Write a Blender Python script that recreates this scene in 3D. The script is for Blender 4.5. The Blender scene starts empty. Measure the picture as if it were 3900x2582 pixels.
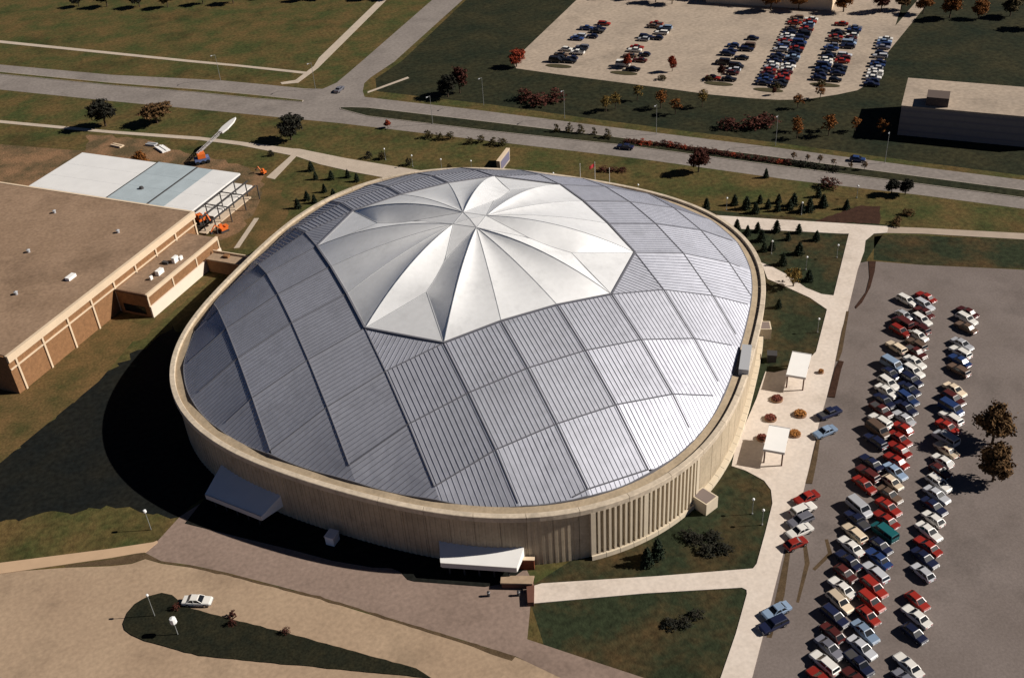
import bpy, bmesh, math, random
from mathutils import Vector, Matrix
from mathutils.geometry import tessellate_polygon
R = math.radians
SC = bpy.context.scene
COL = SC.collection

# ------------------------------------------------------------------ camera
cam_data = bpy.data.cameras.new('camera')
cam_data.sensor_width = 36.0
cam_data.lens = 37.637
cam_data.clip_start = 1.0
cam_data.clip_end = 6000.0
cam = bpy.data.objects.new('camera', cam_data)
COL.objects.link(cam)
right = Vector((0.916030, -0.396966, -0.057503))
up = Vector((0.269900, 0.503966, 0.820471))
fwd = Vector((0.296719, 0.767096, -0.568789))
M = Matrix((right, up, -fwd)).transposed().to_4x4()
M.translation = Vector((-60.897, -175.749, 129.725))
cam.matrix_world = M
SC.camera = cam

# ------------------------------------------------------------------ sky, sun, exposure
SUN_EL = 34.9
SUN_AZ = Vector((15.0, -6.0, 0)).normalized()
SUN_DIR = (SUN_AZ * math.cos(R(SUN_EL)) + Vector((0, 0, math.sin(R(SUN_EL))))).normalized()
world = bpy.data.worlds.new('World')
SC.world = world
world.use_nodes = True
wn = world.node_tree
wn.nodes.clear()
sky = wn.nodes.new('ShaderNodeTexSky')
sky.sky_type = 'NISHITA'
sky.sun_disc = False
sky.sun_elevation = R(SUN_EL)
sky.sun_rotation = math.atan2(SUN_AZ.x, SUN_AZ.y)
sky.altitude = 1500
sky.air_density = 0.25
sky.dust_density = 0.0
sky.ozone_density = 2.0
bg = wn.nodes.new('ShaderNodeBackground')
bg.inputs['Strength'].default_value = 0.05
wo = wn.nodes.new('ShaderNodeOutputWorld')
wn.links.new(sky.outputs[0], bg.inputs[0])
wn.links.new(bg.outputs[0], wo.inputs[0])
sun_data = bpy.data.lights.new('sun', 'SUN')
sun_data.energy = 5.0
sun_data.angle = R(0.53)
sun_data.color = (1.0, 0.925, 0.83)
sun = bpy.data.objects.new('sun', sun_data)
COL.objects.link(sun)
sun.rotation_euler = SUN_DIR.to_track_quat('Z', 'Y').to_euler()
sun.location = (80, -40, 120)
SC.view_settings.view_transform = 'Standard'
SC.view_settings.look = 'None'
SC.view_settings.exposure = 0.22
SC.cycles.diffuse_bounces = 2
SC.view_settings.gamma = 1.0
SC.view_settings.use_curve_mapping = False

# ------------------------------------------------------------------ materials
MATS = {}
def mat(name, col, rough=0.85, var=0.0, scale=0.3, col2=None, bump=0.0, bscale=8.0, metal=0.0, spec=0.3, island=0.0, detail=6.0, fine=0.0, fscale=6.0, mid=0.5, wid=0.18, objrand=0.0, stain=0.0, sscale=0.03):
    """procedural surface: base colour, blotches of a second colour (noise), fine speckle, optional relief"""
    if name in MATS:
        return MATS[name]
    m = bpy.data.materials.new(name)
    m.use_nodes = True
    n, l = m.node_tree.nodes, m.node_tree.links
    b = n['Principled BSDF']
    b.inputs['Roughness'].default_value = rough
    b.inputs['Metallic'].default_value = metal
    b.inputs['Specular IOR Level'].default_value = spec
    src = None
    tc = n.new('ShaderNodeTexCoord')
    geo = n.new('ShaderNodeNewGeometry')
    if col2 is None and var > 0:
        col2 = tuple(max(0, c * (1 - var)) for c in col)
    if col2 is not None:
        nz = n.new('ShaderNodeTexNoise')
        nz.inputs['Scale'].default_value = scale
        nz.inputs['Detail'].default_value = detail
        nz.inputs['Roughness'].default_value = 0.62
        l.new(geo.outputs['Position'], nz.inputs['Vector'])
        rp = n.new('ShaderNodeValToRGB')
        rp.color_ramp.elements[0].position = mid - wid
        rp.color_ramp.elements[1].position = mid + wid
        rp.color_ramp.elements[0].color = (*col, 1)
        rp.color_ramp.elements[1].color = (*col2, 1)
        l.new(nz.outputs['Fac'], rp.inputs['Fac'])
        src = rp.outputs['Color']
    else:
        rgb = n.new('ShaderNodeRGB')
        rgb.outputs[0].default_value = (*col, 1)
        src = rgb.outputs[0]
    if fine > 0:
        fz = n.new('ShaderNodeTexNoise')
        fz.inputs['Scale'].default_value = fscale
        fz.inputs['Detail'].default_value = 3
        l.new(geo.outputs['Position'], fz.inputs['Vector'])
        mr = n.new('ShaderNodeMapRange')
        mr.inputs['From Min'].default_value = 0.3
        mr.inputs['From Max'].default_value = 0.7
        mr.inputs['To Min'].default_value = 1 - fine
        mr.inputs['To Max'].default_value = 1 + fine
        l.new(fz.outputs['Fac'], mr.inputs['Value'])
        mx = n.new('ShaderNodeVectorMath')
        mx.operation = 'SCALE'
        l.new(src, mx.inputs[0])
        l.new(mr.outputs[0], mx.inputs['Scale'])
        src = mx.outputs[0]
    if stain > 0:
        sz = n.new('ShaderNodeTexNoise')
        sz.inputs['Scale'].default_value = sscale
        sz.inputs['Detail'].default_value = 12
        sz.inputs['Roughness'].default_value = 0.7
        l.new(geo.outputs['Position'], sz.inputs['Vector'])
        mr = n.new('ShaderNodeMapRange')
        mr.inputs['From Min'].default_value = 0.52
        mr.inputs['From Max'].default_value = 0.66
        mr.inputs['To Min'].default_value = 1.0
        mr.inputs['To Max'].default_value = 1 - stain
        l.new(sz.outputs['Fac'], mr.inputs['Value'])
        mx = n.new('ShaderNodeVectorMath')
        mx.operation = 'SCALE'
        l.new(src, mx.inputs[0])
        l.new(mr.outputs[0], mx.inputs['Scale'])
        src = mx.outputs[0]
    if objrand > 0:
        oi = n.new('ShaderNodeObjectInfo')
        mr = n.new('ShaderNodeMapRange')
        mr.inputs['To Min'].default_value = 1 - objrand
        mr.inputs['To Max'].default_value = 1 + objrand
        l.new(oi.outputs['Random'], mr.inputs['Value'])
        mx = n.new('ShaderNodeVectorMath')
        mx.operation = 'SCALE'
        l.new(src, mx.inputs[0])
        l.new(mr.outputs[0], mx.inputs['Scale'])
        src = mx.outputs[0]
    if island > 0:
        mr = n.new('ShaderNodeMapRange')
        mr.inputs['To Min'].default_value = 1 - island
        mr.inputs['To Max'].default_value = 1 + island
        l.new(geo.outputs['Random Per Island'], mr.inputs['Value'])
        mx = n.new('ShaderNodeVectorMath')
        mx.operation = 'SCALE'
        l.new(src, mx.inputs[0])
        l.new(mr.outputs[0], mx.inputs['Scale'])
        src = mx.outputs[0]
    l.new(src, b.inputs['Base Color'])
    if bump > 0:
        bz = n.new('ShaderNodeTexNoise')
        bz.inputs['Scale'].default_value = bscale
        bz.inputs['Detail'].default_value = 4
        l.new(geo.outputs['Position'], bz.inputs['Vector'])
        bp = n.new('ShaderNodeBump')
        bp.inputs['Strength'].default_value = bump
        bp.inputs['Distance'].default_value = 0.2
        l.new(bz.outputs['Fac'], bp.inputs['Height'])
        l.new(bp.outputs[0], b.inputs['Normal'])
    MATS[name] = m
    return m

GRASS = mat('lawn_grass', (0.052, 0.062, 0.020), 0.95, col2=(0.115, 0.078, 0.030), scale=0.09, fine=0.32, fscale=0.9, bump=0.5, bscale=2.5, spec=0.1, detail=12, wid=0.13, stain=0.35, sscale=0.05)
EAST = mat('dark_lawn', (0.026, 0.034, 0.017), 0.95, col2=(0.075, 0.048, 0.021), scale=0.10, fine=0.35, fscale=0.9, bump=0.5, bscale=2.5, spec=0.1, detail=12, mid=0.56, wid=0.12, stain=0.35, sscale=0.06)
FIELD = mat('rough_field', (0.013, 0.019, 0.011), 0.95, col2=(0.036, 0.033, 0.016), scale=0.07, fine=0.4, fscale=0.7, bump=0.5, bscale=1.5, spec=0.1, detail=10)
DIRT = mat('bare_dirt', (0.23, 0.135, 0.075), 0.95, col2=(0.10, 0.075, 0.040), scale=0.12, fine=0.3, fscale=2.0, bump=0.5, bscale=2, spec=0.1, detail=10, wid=0.1)
WORN = mat('worn_lawn', (0.16, 0.095, 0.040), 0.95, col2=(0.060, 0.055, 0.020), scale=0.15, fine=0.3, fscale=2.0, spec=0.1, detail=10)
ASPHALT = mat('grey_asphalt', (0.195, 0.163, 0.150), 0.92, col2=(0.158, 0.130, 0.118), scale=0.10, fine=0.12, fscale=2.4, bump=0.15, bscale=6, spec=0.2, detail=10, stain=0.22, sscale=0.07)
ROAD = mat('road_concrete', (0.255, 0.225, 0.205), 0.9, col2=(0.200, 0.175, 0.160), scale=0.08, fine=0.14, fscale=1.0, spec=0.2, detail=10, stain=0.2, sscale=0.06)
FRONT_ASPHALT = mat('pinkish_asphalt', (0.265, 0.195, 0.160), 0.92, col2=(0.220, 0.160, 0.130), scale=0.08, fine=0.14, fscale=1.4, spec=0.2, detail=10, stain=0.18, sscale=0.08)
TAN_CONC = mat('tan_concrete', (0.390, 0.285, 0.195), 0.9, col2=(0.330, 0.235, 0.160), scale=0.07, fine=0.12, fscale=1.4, spec=0.2, detail=10, stain=0.2, sscale=0.08)
WALK = mat('walk_concrete', (0.680, 0.600, 0.530), 0.88, col2=(0.600, 0.515, 0.440), scale=0.12, fine=0.08, fscale=1.4, spec=0.2, detail=10, stain=0.12, sscale=0.12)
LOTCONC = mat('lot_concrete', (0.420, 0.340, 0.265), 0.9, col2=(0.330, 0.270, 0.215), scale=0.06, fine=0.16, fscale=0.8, spec=0.2, detail=10, stain=0.22, sscale=0.07)
COVER = mat('dark_ground_cover', (0.012, 0.014, 0.009), 0.95, col2=(0.024, 0.022, 0.012), scale=0.4, fine=0.4, fscale=3, spec=0.1)
MULCH = mat('brown_mulch', (0.060, 0.030, 0.020), 0.95, var=0.4, scale=0.8, fine=0.3, fscale=4, spec=0.1)
STRIP = mat('dry_grass_strip', (0.115, 0.078, 0.045), 0.95, var=0.4, scale=0.5, fine=0.3, fscale=4, spec=0.1)
STEEL = mat('roof_steel', (0.535, 0.55, 0.62), 0.64, var=0.12, scale=0.12, metal=0.6, spec=0.35, fine=0.06, fscale=0.9, objrand=0.06, stain=0.14, sscale=0.15)
SEAM = mat('seam_steel', (0.27, 0.28, 0.33), 0.5, metal=0.6, spec=0.5)
BATTEN = mat('batten_steel', (0.150, 0.152, 0.175), 0.5, spec=0.4)
FABRIC = mat('white_fabric', (0.94, 0.95, 0.96), 0.5, var=0.03, scale=0.2, spec=0.4, metal=0.42, fine=0.03, fscale=1.0, objrand=0.03, stain=0.10, sscale=0.18)
SEWN = mat('fabric_seam', (0.36, 0.37, 0.39), 0.7)
TAN_WALL = mat('tan_precast', (0.480, 0.395, 0.285), 0.9, var=0.16, scale=0.4, spec=0.15, fine=0.08, fscale=2, objrand=0.06, stain=0.2, sscale=0.3)
FIN_CONC = mat('fin_concrete', (0.640, 0.550, 0.420), 0.88, var=0.10, scale=0.6, spec=0.15)
RIM_CONC = mat('rim_concrete', (0.610, 0.515, 0.400), 0.9, var=0.20, scale=0.5, spec=0.15, fine=0.12, fscale=1.5, objrand=0.05, stain=0.2, sscale=0.2)
GUTTER = mat('gutter_membrane', (0.440, 0.350, 0.245), 0.9, var=0.25, scale=0.35, spec=0.1, fine=0.12, fscale=2)
WHITE = mat('white_panel', (0.86, 0.85, 0.83), 0.6, var=0.05, scale=0.4)
OFFWHITE = mat('soffit_white', (0.55, 0.53, 0.52), 0.7)
CREAM = mat('cream_concrete', (0.690, 0.545, 0.390), 0.88, var=0.12, scale=0.3, fine=0.05)
BRICK = mat('brown_brick', (0.290, 0.150, 0.070), 0.9, var=0.3, scale=1.2, fine=0.2, fscale=6)
GRAVEL = mat('gravel_roof', (0.300, 0.205, 0.140), 0.95, col2=(0.235, 0.158, 0.105), scale=0.1, fine=0.16, fscale=1.3, spec=0.1, detail=10, stain=0.25, sscale=0.06)
DECK_BLUE = mat('blue_grey_deck', (0.400, 0.470, 0.510), 0.7, var=0.15, scale=0.25, fine=0.06)
DECK_WHITE = mat('white_deck', (0.720, 0.720, 0.720), 0.7, var=0.08, scale=0.2, fine=0.04)
DARK = mat('dark_steel', (0.050, 0.048, 0.050), 0.6)
GLASS = mat('dark_glass', (0.012, 0.014, 0.018), 0.12, spec=0.6)
GREYMET = mat('grey_metal', (0.42, 0.43, 0.45), 0.45, spec=0.5)
POLE = mat('pole_metal', (0.24, 0.25, 0.24), 0.5)
LAMP = mat('lamp_globe_white', (0.82, 0.84, 0.84), 0.4)
TYRE = mat('tyre_rubber', (0.012, 0.012, 0.012), 0.9)
CHROME = mat('chrome', (0.55, 0.55, 0.56), 0.25, metal=0.8)
LENS = mat('headlight_glass', (0.70, 0.70, 0.66), 0.2)
TAIL = mat('tail_lens', (0.35, 0.02, 0.015), 0.3)
ORANGE = mat('machine_orange', (0.72, 0.16, 0.03), 0.5)
BARK = mat('bark', (0.070, 0.048, 0.032), 0.95)
RUST = mat('planter_flowers', (0.260, 0.080, 0.040), 0.9, col2=(0.36, 0.16, 0.05), scale=2.0, island=0.3)
SOIL = mat('dark_soil', (0.030, 0.022, 0.016), 0.95, var=0.3, scale=1)
FLAG_RED = mat('flag_red', (0.50, 0.05, 0.06), 0.8)
LEAF = {k: mat('leaf_' + k, c, 0.85, col2=c2, scale=0.9, island=0.45, spec=0.15) for k, c, c2 in (
    ('dark', (0.014, 0.017, 0.013), (0.028, 0.024, 0.016)),
    ('conifer', (0.013, 0.022, 0.015), (0.024, 0.034, 0.018)),
    ('maroon', (0.050, 0.017, 0.014), (0.085, 0.028, 0.018)),
    ('red', (0.200, 0.030, 0.016), (0.28, 0.050, 0.020)),
    ('orange', (0.150, 0.060, 0.018), (0.22, 0.085, 0.020)),
    ('brown', (0.130, 0.070, 0.028), (0.085, 0.052, 0.024)),
    ('yellow', (0.130, 0.095, 0.026), (0.19, 0.115, 0.030)),
    ('olive', (0.048, 0.044, 0.018), (0.075, 0.052, 0.022)))}

# ------------------------------------------------------------------ object helpers
def link(o, parent=None):
    COL.objects.link(o)
    if parent is not None:
        o.parent = parent
    return o
def tag(o, label=None, cat=None, group=None, kind=None):
    if label: o['label'] = label
    if cat: o['category'] = cat
    if group: o['group'] = group
    if kind: o['kind'] = kind
    return o
def thing(name, loc, rz, label, cat, group=None):
    o = bpy.data.objects.new(name, None)
    o.empty_display_size = 0.2
    link(o)
    o.location = loc
    o.rotation_euler = (0, 0, rz)
    return tag(o, label, cat, group)
def mesh_obj(name, me, parent=None, loc=None):
    o = bpy.data.objects.new(name, me)
    link(o, parent)
    if loc is not None: o.location = loc
    return o
class MB:
    """collects faces, then links them as one mesh object"""
    def __init__(s): s.v = []; s.f = []; s.mi = []; s.cur = 0
    def face(s, pts):
        i = len(s.v); s.v += [tuple(p) for p in pts]; s.f.append(list(range(i, i + len(pts)))); s.mi.append(s.cur)
    def quad(s, a, b, c, d): s.face((a, b, c, d))
    def box(s, x0, x1, y0, y1, z0, z1):
        p = [(x, y, z) for z in (z0, z1) for y in (y0, y1) for x in (x0, x1)]
        s.hexa(p)
    def hexa(s, p):
        i = len(s.v); s.v += [tuple(q) for q in p]
        for f in ((0, 2, 3, 1), (4, 5, 7, 6), (0, 1, 5, 4), (2, 6, 7, 3), (0, 4, 6, 2), (1, 3, 7, 5)):
            s.f.append([i + k for k in f]); s.mi.append(s.cur)
    def bar(s, a, b, w, h=None):
        """square bar between two points"""
        a, b = Vector(a), Vector(b); d = (b - a).normalized()
        e = Vector((0, 0, 1)) if abs(d.z) < 0.95 else Vector((1, 0, 0))
        x = d.cross(e).normalized() * w / 2; y = x.cross(d).normalized() * (h or w) / 2
        p = [a - x - y, a + x - y, a - x + y, a + x + y, b - x - y, b + x - y, b - x + y, b + x + y]
        s.hexa(p)
    def tube(s, a, b, r0, r1, n=8, caps=True):
        a, b = Vector(a), Vector(b); d = (b - a).normalized()
        e = Vector((0, 0, 1)) if abs(d.z) < 0.95 else Vector((1, 0, 0))
        x = d.cross(e).normalized(); y = d.cross(x).normalized()
        i = len(s.v)
        for c, r in ((a, r0), (b, r1)):
            for k in range(n):
                t = 2 * math.pi * k / n
                s.v.append(tuple(c + x * r * math.cos(t) + y * r * math.sin(t)))
        for k in range(n):
            q = (k + 1) % n
            s.f.append([i + k, i + n + k, i + n + q, i + q]); s.mi.append(s.cur)
        if caps:
            s.f.append([i + k for k in range(n)]); s.mi.append(s.cur)
            s.f.append([i + n + k for k in reversed(range(n))]); s.mi.append(s.cur)
    def lathe(s, prof, n=12, c=(0, 0)):
        i = len(s.v)
        for r, z in prof:
            for k in range(n):
                t = 2 * math.pi * k / n
                s.v.append((c[0] + r * math.cos(t), c[1] + r * math.sin(t), z))
        for j in range(len(prof) - 1):
            for k in range(n):
                q = (k + 1) % n
                s.f.append([i + j * n + k, i + j * n + q, i + (j + 1) * n + q, i + (j + 1) * n + k]); s.mi.append(s.cur)
    def poly(s, pts, z):
        tri = tessellate_polygon([[Vector((p[0], p[1], 0)) for p in pts]])
        i = len(s.v); s.v += [(p[0], p[1], z) for p in pts]
        for t in tri:
            a, b, c = [pts[k] for k in t]
            cr = (b[0] - a[0]) * (c[1] - a[1]) - (b[1] - a[1]) * (c[0] - a[0])
            t = list(t) if cr > 0 else list(reversed(t))
            s.f.append([i + k for k in t]); s.mi.append(s.cur)
    def slab(s, pts, z0, z1):
        s.poly(pts, z1)
        n = len(pts)
        ar = sum(pts[k][0] * pts[(k + 1) % n][1] - pts[(k + 1) % n][0] * pts[k][1] for k in range(n))
        if ar < 0: pts = list(reversed(pts))
        for k in range(n):
            a, b = pts[k], pts[(k + 1) % n]
            s.quad((a[0], a[1], z0), (b[0], b[1], z0), (b[0], b[1], z1), (a[0], a[1], z1))
    def mesh(s, name, mats, smooth=False):
        me = bpy.data.meshes.new(name)
        me.from_pydata(s.v, [], s.f)
        for m in (mats if isinstance(mats, (list, tuple)) else [mats]): me.materials.append(m)
        me.polygons.foreach_set('material_index', s.mi)
        if smooth:
            bm = bmesh.new(); bm.from_mesh(me); bmesh.ops.remove_doubles(bm, verts=bm.verts, dist=0.003); bm.to_mesh(me); bm.free()
            me.polygons.foreach_set('use_smooth', [True] * len(me.polygons))
        me.update()
        return me
    def build(s, name, mats, parent=None, smooth=False):
        return mesh_obj(name, s.mesh(name, mats, smooth), parent)
def structure(name, mb, m):
    return tag(mb.build(name, m), kind='structure')

# ------------------------------------------------------------------ site layout, metres (origin: stadium centre, ground z = 0)
L = {
'path_west': [(-68.1,171.5), (-58.7,163.1), (-34.9,143.7), (-24.6,133.7), (-11.4,120.1), (-9.7,118.8), (0.7,105.3), (11.2,93.2), (18.5,85), (25.3,77), (17,66.5), (7.5,68.6), (8.3,83.9), (7,87.1), (-0.1,95.6), (-7.2,105.5), (-11.7,114), (-25.1,131), (-35.3,141.2), (-58.9,160.9), (-68.3,169.2)],
'path_spur': [(-11.6,114.4), (-12.9,115.7), (-22.7,104.8), (-20.9,102.4)],
'path_service': [(-29.9,81.5), (-31,82.1), (-39.1,68.6), (-37.8,68.3)],
'path_north': [(-28.8,218.3), (-25.2,214.2), (-11.1,200.1), (8,180.2), (7.5,178), (-11.5,198.1), (-26,212.3), (-31.7,217.8)],
'path_north_b': [(17.3,191.5), (15.5,191.1), (11.9,184.1), (2.9,174.4), (-2.1,175.1), (-2.1,173.1), (3,171.4), (12.6,181.4), (18.2,189.4)],
'path_cross': [(21.3,151.3), (37,156.7), (37,155.3), (20.9,150)],
'path_east': [(70.8,26.9), (71.5,26.1), (85.2,15.5), (98.9,5.2), (106,-0.3), (103.7,-2.6), (100.7,-1.4), (99,-2.2), (97.1,-3), (93.7,-6.8), (87,-12.9), (75.3,-24.7), (69,-30.6), (58.9,-41.2), (52.8,-47.3), (46.3,-53.5), (43.8,-56.1), (37.6,-62.5), (33,-67.1), (22,-77.1), (15.4,-83.7), (8.8,-90.4), (4.5,-94.7), (-0.2,-92.4), (5.7,-88), (11.5,-82.2), (11.9,-81.5), (11.5,-80.8), (-2.9,-75), (-19.7,-69), (-17.5,-65.9), (-16.3,-66), (0.8,-72.8), (15.3,-78.2), (16.4,-77.6), (21.5,-72.5), (26.6,-67.2), (28.3,-64.3), (28.6,-61.8), (28.1,-60.4), (27.2,-58.1), (25.7,-56), (29.4,-51.7), (40.6,-41.7), (47,-35.3), (48.3,-36.4), (51.2,-36.7), (54.5,-37.1), (59.8,-34.4), (71.2,-22.8), (70.8,-17.2), (68.6,-10.1), (67.3,-6.5), (70.1,0.2), (71.2,-2.5), (72.2,-7.3), (72.5,-13.6), (73.9,-17.3), (75.8,-19), (95.7,1.4), (94.7,1.9), (84.6,9.1), (74.1,16.3), (72.2,19.3)],
'lot_east': [(105.9,-0.4), (112.5,-4.9), (124.7,-14), (122,-16.9), (110.6,-7), (103.6,-2.7)],
'asphalt_east': [(88.9,-10.5), (90.8,-10.5), (92.7,-12.3), (101.1,-18.1), (115.4,-27.9), (140.4,-38.8), (39.7,-128.2), (-9.4,-104.7), (2,-94.1), (8.8,-90.4), (15.4,-83.7), (22,-77.1), (33,-67.1), (37.6,-62.5), (43.8,-56.1), (46.3,-53.5), (52.8,-47.3), (58.9,-41.2), (69,-30.6), (75.3,-24.7)],
'asphalt_front': [(-67,-23.4), (-71.8,-28.1), (-73.1,-29), (-73.8,-29.7), (-71.6,-32.9), (-67.2,-36.1), (-62.2,-40.4), (-49.4,-52.6), (-43.3,-59), (-33.5,-69.1), (-25.8,-77.2), (-22.9,-75.1), (-19.7,-69.2), (-17.5,-65.9), (-17.2,-61.7), (-26.5,-50.3), (-37.4,-39.9), (-48.7,-31.9), (-58.1,-19.4)],
'concrete_front': [(-86.8,-27), (-79.6,-30.2), (-76.2,-31.3), (-74,-31.2), (-71.7,-33.5), (-67.3,-36.7), (-62.3,-41), (-49.5,-53.1), (-43.4,-59.5), (-33.7,-69.6), (-29.1,-74.5), (-22.5,-84.1), (-23.9,-87), (-88.9,-55.5)],
'walk_front_west': [(-86.5,-24), (-79.2,-26), (-72.2,-27.8), (-71.5,-27.7), (-71.5,-28.2), (-73.3,-29.4), (-73.8,-29.7), (-75.3,-29.2), (-79.4,-28.3), (-86.7,-26.4)],
'strip_west': [(-86.7,-26.5), (-79.5,-28.5), (-75.3,-29.3), (-74,-29.7), (-74,-31.1), (-76.2,-31.2), (-79.6,-30), (-86.7,-26.9)],
'strip_front': [(-73.8,-29.8), (-71.6,-33), (-67.2,-36.2), (-62.2,-40.5), (-49.4,-52.6), (-43.3,-59), (-33.5,-69.1), (-25.9,-77.2), (-26.6,-77.9), (-33.9,-69.5), (-43.4,-59.4), (-49.5,-53.1), (-62.3,-41), (-67.3,-36.7), (-71.6,-33.4), (-74,-31.1)],
'island_front': [(-79.1,-44.2), (-78.3,-42.1), (-76.8,-40.7), (-74.5,-40), (-72.6,-40.3), (-71.1,-41.5), (-70.4,-43), (-70.2,-44.3), (-69.5,-45.1), (-62.2,-51.9), (-52.8,-60.6), (-46.8,-66.4), (-47.9,-70.2), (-69.2,-55.9), (-76.4,-49.3), (-78.2,-47.1), (-79,-45.5)],
'bed_east': [(61.9,-39.1), (62.5,-39.8), (60.5,-41.6), (53.8,-48.4), (52.7,-47.5), (59.8,-40.7)],
'kerb_strip_a': [(74.3,-25.3), (74.8,-25.6), (64.5,-36.7), (61.8,-39.1), (61.3,-38.8), (67.5,-32.4)],
'kerb_strip_b': [(43.7,-56.6), (44,-57), (40,-61.5), (35.5,-66.2), (34.5,-65.6), (39.1,-61.1)],
'island_curve': [(91.6,-11), (93,-11.8), (89.9,-15.2), (84.9,-20), (79.4,-24.1), (76.8,-25.4), (77,-24.8), (82.7,-21.2), (87.3,-16.7)],
'bed_mulch': [(93,10.4), (103.1,11.5), (107,11.5), (111,8.9), (105,1.7), (92.9,9.9)],
'farlot': [(84.1,179.7), (73.1,151.5), (71.2,144.3), (83.2,129), (102.6,105.5), (113.7,91.6), (122.4,82.8), (128.5,77.6), (135.3,73.6), (146.1,71.7), (153.2,71.3), (160,74.1), (175.7,86.6), (183.8,94.5)],
'site_dirt': [(-65.7,163.8), (-59.2,159.3), (-49.6,150), (-41.6,136.9), (-35.7,127.5), (-29.8,120.1), (-23,106.2), (-27.7,90.3), (-31.3,84.2), (-37.4,74.8), (-42,74.4), (-45.1,100.2), (-49.5,132.9), (-68,137.9)],
'worn_west': [(-72.2,40.6), (-62.6,44), (-47.9,58.6), (-43.7,59.8), (-53.3,50.1), (-66.4,37.2)],
'round_dark': [(-10.2,126.6)],
'edge_dark': [(-58,165.4)],
'brown_tree': [(-44.8,161.7)],
'small_orange': [(18.1,119.8), (71.9,145.7)],
'site_orange_tree': [(-53.9,130.3)],
'conifer_nw': [(-10.3,102.5), (-10.6,96.4), (-6.7,94.2), (-2.3,93), (-15.9,85.2), (-14.6,82.6), (-9.1,83.5), (-0.8,89.3), (-10.5,87.5), (-19.3,81.9)],
'shrub_nw': [(6.6,102.2), (10,99.7), (-18.2,118.3), (9.6,99.4), (15.2,91.6), (24.3,83.4)],
'red_tree': [(47,134.1)],
'dark_field_tree': [(42.5,133)],
'maroon_mass': [(65.3,112.1), (62.9,118), (70.8,113.1), (105,67.7), (110.2,64.6), (115.2,63.8)],
'yellow_tree': [(80,96.5), (92.4,99.3), (83.4,96.8), (106.5,84.6)],
'road_bush': [(26.3,106.5), (28.8,103.9), (31.7,102.2), (35.4,96.4), (38.6,95.4), (41.1,92.3), (43,90.4)],
'shrub_bed': [(60.8,61.1), (62.8,59.5), (65,58.2)],
'median_tree': [(60.8,90.9), (64,89), (66.4,86.4), (69.4,83.6), (71.6,79.5), (108.2,41.1), (110.9,38.5), (112.9,35.9), (115.2,33.2), (117.6,29), (120.4,26.9)],
'hedge': [(75.1,73.8), (81.2,68), (82.9,67), (86.6,62.3), (92,55.6), (96.8,49.7), (102.6,42.9), (109.7,35.4), (115,28.2)],
'maroon_tree': [(82.4,47.6)],
'road_conifer': [(95.9,36)],
'maroon_bush': [(106.6,23.2)],
'round_dark_east': [(117.5,12.7), (120.2,10.7)],
'conifer_ne': [(80.4,27.1), (81.8,23.9), (86.5,24.9), (90.5,22.6), (92.9,19.6), (94.6,15.4), (98.7,15.5), (101,20.4), (103,11.8), (82.5,21), (73.2,28.8), (87.8,19.2), (92.5,15.7), (86.6,21.5), (90.8,18.4)],
'conifer_e': [(73.9,16.1), (74.6,12.6), (77.6,12.8), (81.5,10.6), (85.7,7.5), (87.2,2.6), (75.8,8.6), (75.6,3.9), (81.6,6), (79.9,-0.7), (73.8,-2.9), (74.8,-11.4), (62.7,-17.3), (73.6,4.2)],
'orange_tree': [(95.4,90.2), (96.8,84), (129.8,69.3), (139.6,71.6), (119.9,56.1), (128.1,51.7), (133.8,47.8), (137.8,41.7), (117.1,51.9), (125.6,49)],
'lot_tree': [(102.9,125.4), (113.6,114.5), (123.7,101.3), (129.8,81.3)],
'lot_bush': [(119.6,101.8), (107.3,110.1), (134.1,85.7), (146.7,80.4)],
'yellow_bare': [(70.5,-11.7)],
'front_conifer': [(3,-69.2), (0.7,-69.9)],
'front_shrub': [(10.6,-69), (13.1,-69.9), (10.6,-71.8), (13.3,-72.8), (9.7,-67.5)],
'south_shrub': [(-2.3,-82.3), (-0.5,-82.9), (2.3,-82.6)],
'east_shrub': [(109,0.5), (113.4,2.3), (107.7,-1), (114.2,1.7)],
'island_shrub': [(-62.9,-50.5), (-63.3,-52.2), (-55.9,-57.6), (-70.8,-44.9)],
'lamp_globe': [(10.4,98.4), (15.8,90.2), (22.1,83.7), (29,78.5), (77.1,25.7), (91.6,14.6), (108.7,15.1), (77,-7.3), (86.3,-6.3), (64.2,-28.9), (74.4,2.4), (22.1,-67.8), (22.1,-70.7)],
'lamp_globe_hid': [(45.4,60.3), (61.5,43.1)],
'street_light': [(-19.8,188.3), (6.8,162.7), (49.8,120.7), (30.9,115.3), (67,98.3), (109.4,51.1), (84.9,74.6), (127.7,27.6)],
'front_light': [(-74.3,-44.8), (-71.5,-50.3), (-72.1,-24.5)],
'flag': [(51.6,56.7), (54.1,53), (56.5,49.4)],
'planter': [(43.7,-43.9), (39.3,-48.2), (44.9,-49.7), (40.6,-54), (34.6,-52.3), (56.3,-40.7)],
'road_car': [(72.6,70.5), (122.3,32.1), (13.4,156.9)],
'white_car': [(-67.5,-45.2)],
'hvac': [(-44.1,-41.8)],
'box_entry': [(18,-62.5), (57.1,-23.7)],
'machines': [(-38.2,125.7), (-39.6,79), (-22.9,107.4)],
'pit': [(-44.9,95.7), (-42.5,98.2), (-40.1,95.1), (-40.8,87.5), (-45.2,82.7), (-46.4,85.9)],
'debris': [(-58.4,149.9), (-46.3,140), (-48.8,145.3), (-55.5,149.2), (-40.7,133), (-27.9,129.5)],
'boom': [(-38.7,128.6), (-21.8,152.4)],
'fronttop': [(-22.1,-63.4), (-17.5,-66), (-19.1,-65.7), (-21.1,-69.2), (-19.8,-69.3)],
}

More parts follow.
